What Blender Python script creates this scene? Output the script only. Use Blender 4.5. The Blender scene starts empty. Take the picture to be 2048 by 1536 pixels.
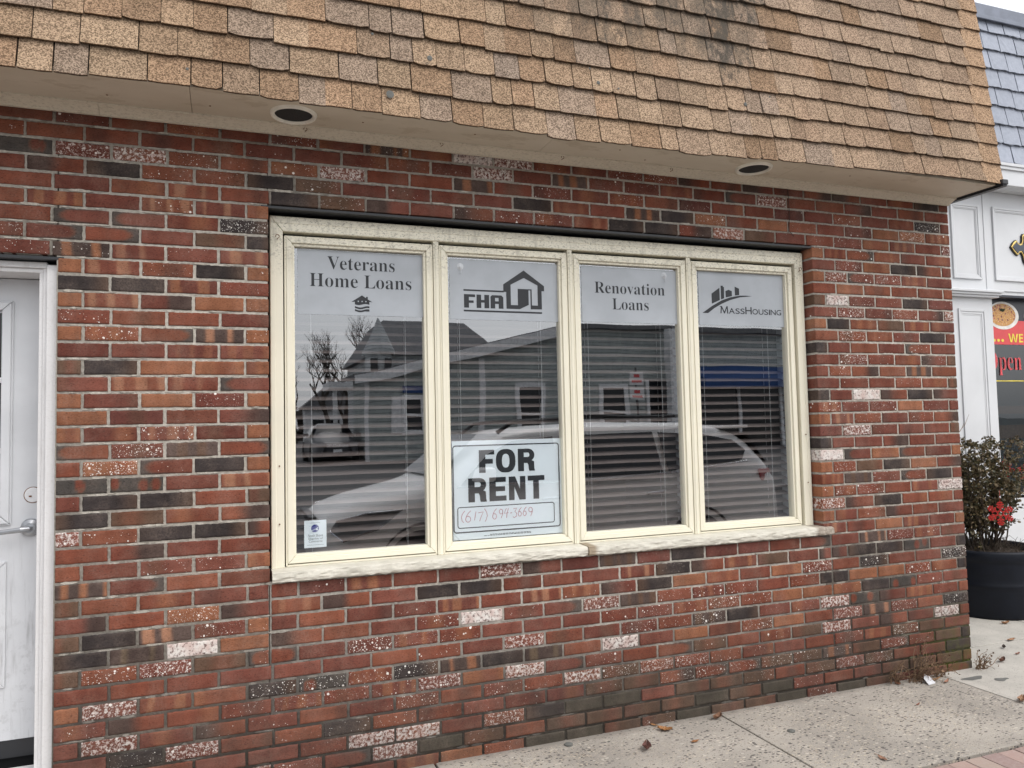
import bpy, bmesh, math, random
import numpy as np
from mathutils import Vector, Matrix, noise as mnoise

S = bpy.context.scene
COL = S.collection
R = math.radians
rnd = random.Random(7)

# ------------------------------------------------------------------ camera
cam_d = bpy.data.cameras.new('camera')
cam = bpy.data.objects.new('camera', cam_d)
COL.objects.link(cam)
cam_d.sensor_width = 36.0
cam_d.lens = 1540.0 / 2048.0 * 36.0
cam_d.clip_start = 0.05
cam_d.clip_end = 600.0
RM = ((0.93754, -0.347173, -0.022113), (-0.001674, 0.05906, -0.998253), (0.347872, 0.93594, 0.05479))
_r, _d, _f = (Vector(v) for v in RM)
_f.normalize(); _r = (_r - _f * _r.dot(_f)).normalized(); _u = _r.cross(_f)
CAM = Vector((0.625, -3.4555, 1.5032))
M = Matrix((( _r.x, _u.x, -_f.x, CAM.x), (_r.y, _u.y, -_f.y, CAM.y), (_r.z, _u.z, -_f.z, CAM.z), (0, 0, 0, 1)))
cam.matrix_world = M
S.camera = cam
FPX = 1540.0
def project(p):
    q = Vector(p) - CAM
    return (1024 + FPX * q.dot(_r) / q.dot(_f), 768 - FPX * q.dot(_u) / q.dot(_f))
def on_y(u, v, Y):
    d = _r * ((u - 1024) / FPX) - _u * ((v - 768) / FPX) + _f
    return CAM + d * ((Y - CAM.y) / d.y)

# ------------------------------------------------------------------ world, sun, exposure
SUN_EL, SUN_AZ = 52.0, 150.0          # azimuth clockwise from +Y (north): sun out over the street
world = bpy.data.worlds.new('World'); S.world = world; world.use_nodes = True
wn, wl = world.node_tree.nodes, world.node_tree.links
bg = wn['Background']
sky = wn.new('ShaderNodeTexSky'); sky.sky_type = 'NISHITA'; sky.sun_disc = False
sky.sun_elevation = R(SUN_EL); sky.sun_rotation = R(SUN_AZ)
sky.air_density = 1.0; sky.dust_density = 4.0; sky.ozone_density = 1.0
hs = wn.new('ShaderNodeHueSaturation'); hs.inputs['Saturation'].default_value = 0.2; hs.inputs['Value'].default_value = 1.0
cloud = wn.new('ShaderNodeMix'); cloud.data_type = 'RGBA'; cloud.blend_type = 'ADD'; cloud.inputs[0].default_value = 1.0
cloud.inputs[7].default_value = (4.3, 4.4, 4.6, 1)          # even overcast over the clear sky
wl.new(sky.outputs[0], hs.inputs['Color']); wl.new(hs.outputs[0], cloud.inputs[6]); wl.new(cloud.outputs[2], bg.inputs['Color'])
bg.inputs['Strength'].default_value = 0.15
sun_d = bpy.data.lights.new('sun', 'SUN'); sun_d.energy = 0.7; sun_d.angle = R(35); sun_d.color = (1.0, 0.96, 0.9)
sun = bpy.data.objects.new('sun', sun_d); COL.objects.link(sun)
_az = R(SUN_AZ)
to_sun = Vector((math.sin(_az) * math.cos(R(SUN_EL)), math.cos(_az) * math.cos(R(SUN_EL)), math.sin(R(SUN_EL))))
sun.rotation_euler = to_sun.to_track_quat('Z', 'Y').to_euler()
S.view_settings.view_transform = 'Standard'
S.view_settings.look = 'None'
S.view_settings.exposure = 0.05
S.view_settings.gamma = 1.0
S.render.engine = 'CYCLES'
S.cycles.max_bounces = 8
S.cycles.transparent_max_bounces = 12

# ------------------------------------------------------------------ materials
MATS = {}
class NT:
    def __init__(s, name):
        m = bpy.data.materials.new(name); m.use_nodes = True
        s.m = m; s.n = m.node_tree.nodes; s.l = m.node_tree.links
        s.b = s.n['Principled BSDF']
        MATS[name] = m
        s._co = None
    @property
    def co(s):
        if not s._co:
            s._co = s.n.new('ShaderNodeNewGeometry').outputs['Position']
        return s._co
    def set(s, sock, val):
        if isinstance(val, bpy.types.NodeSocket): s.l.new(val, sock)
        elif val is not None:
            if sock.type == 'RGBA' and len(val) == 3: val = (*val, 1)
            sock.default_value = val
    def math(s, op, a, b=None, c=None, clamp=False):
        n = s.n.new('ShaderNodeMath'); n.operation = op; n.use_clamp = clamp
        for i, x in enumerate((a, b, c)):
            if x is not None: s.set(n.inputs[i], x)
        return n.outputs[0]
    def step(s, x, lo, hi):
        n = s.n.new('ShaderNodeMapRange'); n.interpolation_type = 'SMOOTHSTEP'
        s.set(n.inputs['Value'], x); s.set(n.inputs['From Min'], lo); s.set(n.inputs['From Max'], hi)
        return n.outputs[0]
    def mix(s, f, a, b, mode='MIX'):
        n = s.n.new('ShaderNodeMix'); n.data_type = 'RGBA'; n.blend_type = mode
        s.set(n.inputs[0], f); s.set(n.inputs[6], a); s.set(n.inputs[7], b)
        return n.outputs[2]
    def noise(s, scale, detail=4, rough=0.55, vec=None, stretch=None):
        n = s.n.new('ShaderNodeTexNoise')
        v = vec or s.co
        if stretch: v = s.scale(v, stretch)
        s.l.new(v, n.inputs['Vector'])
        n.inputs['Scale'].default_value = scale; n.inputs['Detail'].default_value = detail; n.inputs['Roughness'].default_value = rough
        return n.outputs['Fac']
    def scale(s, v, st):
        n = s.n.new('ShaderNodeVectorMath'); n.operation = 'MULTIPLY'; s.l.new(v, n.inputs[0]); n.inputs[1].default_value = st
        return n.outputs[0]
    def vor(s, scale, stretch=None, rnd=1.0):
        n = s.n.new('ShaderNodeTexVoronoi'); n.inputs['Scale'].default_value = scale; n.inputs['Randomness'].default_value = rnd
        v = s.co
        if stretch: v = s.scale(v, stretch)
        s.l.new(v, n.inputs['Vector'])
        sp = s.n.new('ShaderNodeSeparateColor'); s.l.new(n.outputs['Color'], sp.inputs[0])
        return n.outputs['Distance'], sp.outputs[0], sp.outputs[1]
    def xyz(s):
        n = s.n.new('ShaderNodeSeparateXYZ'); s.l.new(s.co, n.inputs[0]); return n.outputs
    def attr(s, name, out='Fac'):
        n = s.n.new('ShaderNodeAttribute'); n.attribute_name = name; return n.outputs[out]
    def bump(s, h, strength=0.3, dist=0.003):
        n = s.n.new('ShaderNodeBump'); n.inputs['Strength'].default_value = strength; n.inputs['Distance'].default_value = dist
        s.l.new(h, n.inputs['Height']); s.l.new(n.outputs[0], s.b.inputs['Normal']); return n
    def fin(s, color, rough=0.7, metal=0.0, spec=None):
        s.set(s.b.inputs['Base Color'], color); s.set(s.b.inputs['Roughness'], rough); s.set(s.b.inputs['Metallic'], metal)
        if spec is not None: s.b.inputs['Specular IOR Level'].default_value = spec
        return s.m

def simple(name, c, rough=0.6, metal=0.0, vary=0.12, scale=12.0, bump=0.0, bscale=200.0, spec=None, dirt=None):
    t = NT(name)
    n = t.noise(scale, 5)
    col = t.mix(t.step(n, 0.3, 0.7), tuple(x * (1 - vary) for x in c), tuple(min(1, x * (1 + vary)) for x in c))
    if dirt:
        d = t.step(t.noise(dirt[0], 7, 0.7), dirt[1], dirt[1] + 0.12)
        col = t.mix(t.math('MULTIPLY', d, dirt[2]), col, dirt[3])
    if bump: t.bump(t.noise(bscale, 4), bump, 0.002)
    return t.fin(col, rough, metal, spec)

# brick: colour, speckle and bloom come as attributes of the individual bricks
t = NT('brick_fired')
c = t.attr('bcol', 'Color')
g = t.noise(330, 4, 0.65, stretch=(0.32, 1, 1.3))
c = t.mix(t.step(g, 0.55, 0.63), c, t.mix(1.0, c, (0.42, 0.40, 0.40), 'MULTIPLY'))
c = t.mix(t.math('MULTIPLY', t.step(t.noise(280, 3, 0.6, stretch=(0.3, 1, 1.2)), 0.58, 0.68), 0.35), c, t.mix(1.0, c, (1.6, 1.7, 1.7), 'MULTIPLY'))
c = t.mix(t.math('MULTIPLY', t.step(t.noise(35, 5), 0.35, 0.75), 0.35), c, t.mix(1.0, c, (0.62, 0.55, 0.55), 'MULTIPLY'))
spk = t.attr('bspk'); wht = t.attr('bwht')
def dots(scale, k):
    d, r1, r2 = t.vor(scale)
    on = t.math('LESS_THAN', r1, t.math('MULTIPLY', spk, k))
    rad = t.math('MULTIPLY_ADD', r2, 0.26, 0.12)
    return t.math('MULTIPLY', on, t.step(d, rad, t.math('SUBTRACT', rad, 0.06)))
dm = t.math('MAXIMUM', t.math('MAXIMUM', dots(62, 0.22), dots(110, 0.45)), dots(230, 0.8))
c = t.mix(t.math('MULTIPLY', dm, 0.95), c, (0.80, 0.76, 0.71))
wn_ = t.noise(75, 9, 0.68)
wm = t.step(t.math('ADD', wn_, t.math('MULTIPLY', wht, 0.52)), 0.74, 0.86)
wcol = t.mix(t.step(t.noise(22, 3), 0.35, 0.65), (0.56, 0.44, 0.40), (0.68, 0.64, 0.60))
c = t.mix(t.math('MULTIPLY', wm, t.step(wht, 0.0, 0.12)), c, wcol)
dust = t.math('MULTIPLY', t.step(t.noise(6, 7, 0.72), 0.40, 0.72), t.math('MULTIPLY_ADD', t.step(t.noise(130, 5, 0.7), 0.35, 0.65), 0.22, 0.06))
c = t.mix(dust, c, (0.36, 0.27, 0.22))
x, y, z = t.xyz()
low = t.step(z, 0.62, 0.02)
dirt = t.math('MULTIPLY', low, t.math('MULTIPLY_ADD', t.step(t.noise(9, 6, 0.7), 0.3, 0.65), 0.36, 0.13))
c = t.mix(dirt, c, (0.062, 0.052, 0.044))
moss = t.math('MULTIPLY', t.math('MULTIPLY', t.step(z, 0.48, 0.05), t.step(x, 4.40, 4.72)), t.step(t.noise(14, 6, 0.7), 0.42, 0.6))
c = t.mix(t.math('MULTIPLY', moss, 0.6), c, (0.085, 0.085, 0.03))
t.bump(t.math('ADD', t.noise(300, 4), t.math('MULTIPLY', t.noise(70, 4), 1.2)), 0.55, 0.0025)
t.fin(c, 0.86, 0, 0.12)

t = NT('mortar')
n = t.noise(60, 7, 0.7)
c = t.mix(t.step(n, 0.3, 0.7), (0.35, 0.32, 0.275), (0.53, 0.49, 0.43))
c = t.mix(t.step(t.noise(7, 6, 0.7), 0.56, 0.70), c, (0.26, 0.24, 0.215))
x, y, z = t.xyz()
c = t.mix(t.math('MULTIPLY', t.step(z, 1.05, 0.2), t.step(t.noise(5, 5), 0.22, 0.58)), c, (0.15, 0.135, 0.12))
c = t.mix(t.math('MULTIPLY', t.step(z, 0.45, 0.0), 0.75), c, (0.07, 0.062, 0.055))
moss = t.math('MULTIPLY', t.math('MULTIPLY', t.step(z, 0.5, 0.05), t.step(x, 4.1, 4.6)), t.step(t.noise(12, 6, 0.7), 0.4, 0.55))
c = t.mix(moss, c, (0.10, 0.12, 0.03))
t.bump(t.math('ADD', t.noise(260, 5, 0.7), t.math('MULTIPLY', t.noise(60, 4), 2.0)), 0.8, 0.004)
t.fin(c, 0.95, 0, 0.1)

# asphalt shingle: granules
t = NT('asphalt_shingle')
c = t.attr('bcol', 'Color')
d, r1, r2 = t.vor(250)
c = t.mix(t.step(r1, 0.0, 1.0), t.mix(1.0, c, (0.47, 0.45, 0.43), 'MULTIPLY'), t.mix(1.0, c, (1.55, 1.55, 1.53), 'MULTIPLY'))
c = t.mix(t.math('MULTIPLY', t.step(t.noise(16, 5), 0.4, 0.75), 0.28), c, t.mix(1.0, c, (0.55, 0.5, 0.5), 'MULTIPLY'))
st = t.attr('bstain')
sm = t.step(t.math('ADD', t.noise(30, 7, 0.7, stretch=(1, 1, 0.45)), t.math('MULTIPLY', st, 0.42)), 0.74, 0.94)
c = t.mix(t.math('MULTIPLY', sm, 0.8), c, (0.05, 0.048, 0.043))
x, y, z = t.xyz()
reg = t.math('MULTIPLY', t.math('MULTIPLY', t.step(x, 1.3, 2.4), t.step(x, 3.5, 2.9)), t.step(z, 3.12, 3.45))
alg = t.math('MULTIPLY', reg, t.step(t.noise(11, 6, 0.7, stretch=(1, 1, 0.35)), 0.36, 0.62))
c = t.mix(t.math('MULTIPLY', alg, 0.68), c, (0.085, 0.075, 0.062))
t.bump(t.noise(600, 2), 0.6, 0.0025)
t.fin(c, 0.95, 0, 0.15)

def painted(name, c, dirt_c, amount=0.5, zdirt=None, rough=0.55, streak=(1, 1, 0.25), fleck=1.0):
    t = NT(name)
    col = t.mix(t.step(t.noise(3, 4), 0.3, 0.7), tuple(x * 0.94 for x in c), c)
    m = t.step(t.noise(120, 8, 0.75, stretch=(0.6, 1, 1.0)), 0.50, 0.62)
    m2 = t.step(t.noise(20, 7, 0.72, stretch=streak), 0.5, 0.7)
    k = t.math('MULTIPLY', t.math('MAXIMUM', t.math('MULTIPLY', m, fleck), t.math('MULTIPLY', m2, 0.55)), amount)
    if zdirt:
        x, y, z = t.xyz()
        k = t.math('MULTIPLY', k, t.math('MULTIPLY_ADD', t.step(z, zdirt[0], zdirt[1]), 1 - zdirt[2], zdirt[2]))
    col = t.mix(k, col, dirt_c)
    t.bump(t.noise(180, 3), 0.08, 0.001)
    return t.fin(col, rough)
painted('cream_vinyl', (0.80, 0.755, 0.615), (0.15, 0.13, 0.095), 0.62, (2.15, 2.36, 0.015))
painted('cream_dirty', (0.66, 0.61, 0.46), (0.15, 0.14, 0.11), 0.8)
painted('white_paint', (0.72, 0.72, 0.73), (0.30, 0.28, 0.26), 0.12)
t = NT('door_paint')
col = t.mix(t.step(t.noise(4, 5), 0.3, 0.7), (0.56, 0.57, 0.59), (0.64, 0.65, 0.67))
x, y, z = t.xyz()
g1 = t.math('MULTIPLY', t.step(t.noise(30, 6, 0.7, stretch=(1.3, 1, 0.12)), 0.5, 0.72), t.step(z, 1.25, 0.75))
g2 = t.math('MULTIPLY', t.step(t.noise(26, 7, 0.75), 0.5, 0.66), t.step(z, 1.1, 0.6))
g3 = t.step(t.noise(60, 4, 0.6, stretch=(0.15, 1, 2.2)), 0.70, 0.76)
k = t.math('MAXIMUM', t.math('MULTIPLY', g1, 0.55), t.math('MAXIMUM', t.math('MULTIPLY', g2, 0.25), t.math('MULTIPLY', g3, 0.4)))
t.fin(t.mix(k, col, (0.25, 0.25, 0.25)), 0.5)
painted('old_white', (0.72, 0.71, 0.71), (0.27, 0.22, 0.18), 0.4, None, 0.5, (1, 1, 0.2), 0.3)
t = NT('soffit_paint')
x, y, z = t.xyz()
col = t.mix(t.step(t.noise(2.5, 5, 0.6, stretch=(0.5, 1.5, 1)), 0.3, 0.7), (0.54, 0.47, 0.365), (0.63, 0.56, 0.45))
st = t.math('MULTIPLY', t.step(t.noise(5, 6, 0.7, stretch=(0.7, 1.6, 1)), 0.55, 0.62), t.step(t.noise(5, 6, 0.7, stretch=(0.7, 1.6, 1)), 0.70, 0.60))
col = t.mix(t.math('MULTIPLY', st, 0.35), col, (0.33, 0.25, 0.15))
col = t.mix(t.math('MULTIPLY', t.step(t.noise(90, 5, 0.7), 0.62, 0.7), 0.4), col, (0.30, 0.25, 0.18))
t.fin(col, 0.6)
painted('trim_paint', (0.66, 0.59, 0.47), (0.25, 0.2, 0.14), 0.4)
simple('black_metal', (0.018, 0.019, 0.022), 0.45)
simple('gap_shade', (0.006, 0.006, 0.007), 0.9)  # near-black fill: the shade inside gaps put into the colour
simple('light_ring', (0.80, 0.76, 0.66), 0.5, dirt=(60, 0.6, 0.5, (0.3, 0.25, 0.18)))
simple('grille_mesh', (0.02, 0.02, 0.02), 0.8, bump=0.8, bscale=300)
simple('chrome', (0.55, 0.56, 0.58), 0.22, 1.0)
simple('steel_brushed', (0.42, 0.43, 0.45), 0.35, 1.0)
simple('rust', (0.16, 0.07, 0.03), 0.9)
simple('sign_grey_paper', (0.38, 0.405, 0.435), 0.55, vary=0.07, scale=6, dirt=(260, 0.66, 0.25, (0.2, 0.21, 0.23)))
simple('sign_white', (0.82, 0.88, 0.91), 0.4, vary=0.03, scale=3)
simple('ink_black', (0.012, 0.014, 0.018), 0.5)
simple('ink_red', (0.50, 0.10, 0.14), 0.6)
simple('ink_blue', (0.035, 0.045, 0.25), 0.5)
simple('ink_grey', (0.16, 0.18, 0.19), 0.6)
simple('blind_slat', (0.165, 0.132, 0.122), 0.5, vary=0.06)
simple('jamb_paint', (0.55, 0.58, 0.62), 0.5)
simple('cord_white', (0.5, 0.5, 0.5), 0.7)
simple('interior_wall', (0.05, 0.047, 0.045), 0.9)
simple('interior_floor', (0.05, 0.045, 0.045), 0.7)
simple('black_plastic', (0.007, 0.009, 0.015), 0.5, spec=0.22, bump=0.15, bscale=60, dirt=(300, 0.72, 0.5, (0.25, 0.25, 0.25)))
simple('soil', (0.05, 0.035, 0.025), 1.0, vary=0.5, scale=90, bump=1.0, bscale=120)
simple('stem_bark', (0.055, 0.040, 0.028), 0.9, vary=0.4, scale=60)
simple('red_glitter', (0.62, 0.035, 0.03), 0.45, vary=0.25, scale=220)
simple('dry_stem', (0.20, 0.13, 0.08), 0.95, vary=0.4, scale=80)
simple('paper_scrap', (0.6, 0.6, 0.62), 0.7, dirt=(200, 0.6, 0.8, (0.1, 0.1, 0.12)))
simple('gum_grey', (0.13, 0.13, 0.12), 0.9)
simple('white_siding', (0.62, 0.63, 0.645), 0.45, vary=0.05, scale=2)
simple('slate_cap', (0.17, 0.19, 0.24), 0.5)
simple('gold_leaf', (0.62, 0.45, 0.16), 0.25, 0.9)
simple('sign_navy', (0.025, 0.035, 0.06), 0.3)
simple('banner_black', (0.012, 0.014, 0.025), 0.3)
simple('banner_red', (0.62, 0.06, 0.065), 0.4, vary=0.05)
simple('banner_yellow', (0.75, 0.6, 0.06), 0.4)
simple('open_red', (0.55, 0.06, 0.07), 0.4, vary=0.35, scale=14)
simple('plate_white', (0.72, 0.70, 0.66), 0.3)
simple('teal_dark', (0.012, 0.03, 0.034), 0.6)
simple('car_silver', (0.72, 0.71, 0.69), 0.25, 0.0, vary=0.02)
simple('car_charcoal', (0.04, 0.04, 0.045), 0.3, 0.0, vary=0.02)
simple('tyre_rubber', (0.018, 0.018, 0.018), 0.85)
simple('headlight_glass', (0.16, 0.165, 0.17), 0.08, 0.0)
simple('tail_red', (0.28, 0.01, 0.01), 0.2)
simple('car_glass', (0.008, 0.009, 0.011), 0.05)
simple('asphalt', (0.075, 0.074, 0.074), 0.9, vary=0.25, scale=40, bump=0.6, bscale=150)
simple('kerb_stone', (0.27, 0.26, 0.25), 0.85, vary=0.25, scale=30)
simple('roof_grey', (0.17, 0.17, 0.175), 0.9, vary=0.2, scale=10)
simple('window_dark', (0.01, 0.012, 0.015), 0.08)
simple('awning_blue', (0.015, 0.06, 0.20), 0.7)
simple('branch_bark', (0.035, 0.028, 0.022), 0.95)
simple('post_white', (0.75, 0.75, 0.75), 0.5)
simple('hedge_leaf', (0.02, 0.03, 0.012), 0.9, vary=0.5, scale=6)
simple('clear_plastic', (0.55, 0.57, 0.6), 0.12)
simple('wire_black', (0.01, 0.01, 0.01), 0.7)

# pasta dish print
t = NT('pasta_print')
d, r1, r2 = t.vor(38)
pas = t.mix(t.step(t.noise(120, 3, 0.6, stretch=(1, 1, 2.2)), 0.42, 0.58), (0.36, 0.13, 0.03), (0.72, 0.42, 0.12))
x, y, z = t.xyz()
meat = t.math('MULTIPLY', t.step(d, 0.42, 0.34), t.math('MULTIPLY', t.math('LESS_THAN', r1, 0.65), t.step(z, 2.33, 2.37)))
c = t.mix(meat, pas, t.mix(r2, (0.13, 0.02, 0.02), (0.42, 0.07, 0.06)))
c = t.mix(t.step(t.noise(90, 3), 0.60, 0.66), c, (0.75, 0.68, 0.62))
t.fin(c, 0.4)

# slate of the neighbour's mansard
t = NT('slate_tile')
c = t.attr('bcol', 'Color')
c = t.mix(t.math('MULTIPLY', t.step(t.noise(25, 5, 0.6), 0.35, 0.7), 0.4), c, t.mix(1.0, c, (0.6, 0.62, 0.66), 'MULTIPLY'))
t.bump(t.noise(45, 5), 0.5, 0.004)
t.fin(c, 0.5, 0, 0.5)

# stone sill with split face
t = NT('sill_stone')
x, y, z = t.xyz()
c = t.mix(t.step(t.noise(14, 6, 0.65), 0.32, 0.7), (0.53, 0.505, 0.43), (0.64, 0.61, 0.53))
c = t.mix(t.math('MULTIPLY', t.step(t.noise(26, 6, 0.7), 0.62, 0.74), 0.5), c, (0.36, 0.30, 0.20))
c = t.mix(t.step(x, 3.655, 3.69), c, t.mix(t.step(t.noise(60, 5), 0.3, 0.7), (0.25, 0.21, 0.17), (0.40, 0.35, 0.29)))
rp = t.math('MULTIPLY', t.step(x, 2.34, 2.31), t.step(x, 2.27, 2.28))
c = t.mix(rp, c, (0.30, 0.24, 0.17))
t.bump(t.noise(70, 6, 0.6), 0.35, 0.004)
t.fin(c, 0.85)

# exposed aggregate concrete
t = NT('aggregate_concrete')
b = t.mix(t.step(t.noise(2.2, 6, 0.6), 0.3, 0.7), (0.33, 0.303, 0.266), (0.48, 0.44, 0.385))
b = t.mix(t.math('MULTIPLY', t.step(t.noise(300, 4, 0.7), 0.4, 0.65), 0.55), b, (0.24, 0.215, 0.19))
worn = t.step(t.noise(3.1, 4), 0.28, 0.62)
d, r1, r2 = t.vor(64, stretch=(0.72, 1.35, 1))
blob = t.step(d, t.math('MULTIPLY_ADD', r2, 0.26, 0.26), t.math('MULTIPLY_ADD', r2, 0.26, 0.18))
dk = t.math('MULTIPLY', blob, t.math('LESS_THAN', r1, t.math('MULTIPLY_ADD', worn, 0.42, 0.07)))
c = t.mix(t.math('MULTIPLY', dk, 0.95), b, t.mix(r2, (0.028, 0.026, 0.028), (0.10, 0.088, 0.084)))
lt = t.math('MULTIPLY', blob, t.math('GREATER_THAN', r1, 0.72))
c = t.mix(t.math('MULTIPLY', lt, t.math('MULTIPLY', worn, 0.75)), c, t.mix(r2, (0.56, 0.45, 0.31), (0.62, 0.57, 0.5)))
d2, q1, q2 = t.vor(125, stretch=(0.75, 1.3, 1))
sm_ = t.math('MULTIPLY', t.step(d2, 0.38, 0.3), t.math('LESS_THAN', q1, 0.26))
c = t.mix(t.math('MULTIPLY', sm_, 0.75), c, (0.11, 0.098, 0.09))
c = t.mix(t.math('MULTIPLY', t.math('MULTIPLY', t.step(d2, 0.42, 0.34), t.math('GREATER_THAN', q1, 0.70)), t.math('MULTIPLY', t.step(t.noise(1.7, 3), 0.42, 0.6), 0.6)), c, (0.62, 0.52, 0.38))
x, y, z = t.xyz()
grit = t.math('MULTIPLY', t.step(t.math('ADD', y, t.math('MULTIPLY', t.noise(9, 5, 0.7), 0.10)), -0.02, 0.05), 0.6)
c = t.mix(grit, c, (0.17, 0.15, 0.13))
c = t.mix(t.math('MULTIPLY', t.step(t.noise(1.3, 6, 0.7), 0.52, 0.7), 0.35), c, (0.27, 0.245, 0.22))
t.bump(t.math('ADD', t.noise(220, 4), blob), 0.35, 0.003)
t.fin(c, 0.88, 0, 0.3)
t = NT('plain_concrete')
b = t.mix(t.step(t.noise(3, 7, 0.65), 0.3, 0.7), (0.39, 0.37, 0.335), (0.53, 0.50, 0.45))
d2, q1, q2 = t.vor(110, stretch=(0.8, 1.2, 1))
b = t.mix(t.math('MULTIPLY', t.math('MULTIPLY', t.step(d2, 0.36, 0.28), t.math('LESS_THAN', q1, 0.16)), 0.7), b, (0.14, 0.125, 0.115))
b = t.mix(t.math('MULTIPLY', t.step(t.noise(250, 4, 0.7), 0.45, 0.65), 0.4), b, (0.27, 0.25, 0.22))
t.bump(t.noise(200, 5), 0.3, 0.003)
t.fin(b, 0.9, 0, 0.3)
t = NT('paver_brick')
c = t.attr('bcol', 'Color')
c = t.mix(t.math('MULTIPLY', t.step(t.noise(60, 6, 0.7), 0.4, 0.7), 0.45), c, (0.42, 0.36, 0.32))
t.bump(t.noise(220, 4), 0.5, 0.003)
t.fin(c, 0.9)
t = NT('leaf_green')
c = t.attr('bcol', 'Color'); t.fin(c, 0.45, 0, 0.4)
t = NT('leaf_brown')
x = t.attr('bcol', 'Color')
t.fin(t.mix(t.math('MULTIPLY', t.step(t.noise(160, 4), 0.45, 0.6), 0.5), x, (0.07, 0.03, 0.015)), 0.8)

# window glass: partly mirror, partly clear
def glassmat(name, ior, tint=(0.9, 0.93, 0.95), wav=0.0014, wscale=1.3):
    t = NT(name)
    t.n.remove(t.b)
    out = t.n['Material Output']
    tr = t.n.new('ShaderNodeBsdfTransparent'); tr.inputs[0].default_value = (*tint, 1)
    gl = t.n.new('ShaderNodeBsdfGlossy'); gl.inputs['Roughness'].default_value = 0.0; gl.inputs['Color'].default_value = (0.95, 0.97, 1.0, 1)
    lw = t.n.new('ShaderNodeLayerWeight'); lw.inputs['Blend'].default_value = 0.5
    fr_ = t.math('MULTIPLY_ADD', t.math('POWER', lw.outputs['Facing'], 5.0), 1.0 - ior, ior)
    bp = t.n.new('ShaderNodeBump'); bp.inputs['Strength'].default_value = 1.0; bp.inputs['Distance'].default_value = wav
    s_ = t.noise(wscale, 2, 0.4, stretch=(1, 1, 1.6))
    t.l.new(s_, bp.inputs['Height']); t.l.new(bp.outputs[0], gl.inputs['Normal'])
    mx = t.n.new('ShaderNodeMixShader')
    t.l.new(fr_, mx.inputs[0]); t.l.new(tr.outputs[0], mx.inputs[1]); t.l.new(gl.outputs[0], mx.inputs[2])
    t.l.new(mx.outputs[0], out.inputs['Surface'])
glassmat('window_glass', 0.26, (0.95, 0.97, 0.98))
glassmat('shop_glass', 0.09)

def clapboard(name, c1, c2, pitch):
    t = NT(name)
    x, y, z = t.xyz()
    fr = t.math('FRACT', t.math('DIVIDE', z, pitch))
    c = t.mix(t.step(t.noise(4, 4), 0.3, 0.7), c1, c2)
    c = t.mix(t.step(fr, 0.86, 0.95), c, (0.10, 0.105, 0.10))
    t.bump(fr, 1.0, 0.03)
    t.fin(c, 0.7)
clapboard('siding_green', (0.40, 0.44, 0.43), (0.50, 0.54, 0.52), 0.14)
clapboard('siding_grey', (0.50, 0.53, 0.54), (0.58, 0.60, 0.60), 0.15)

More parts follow.
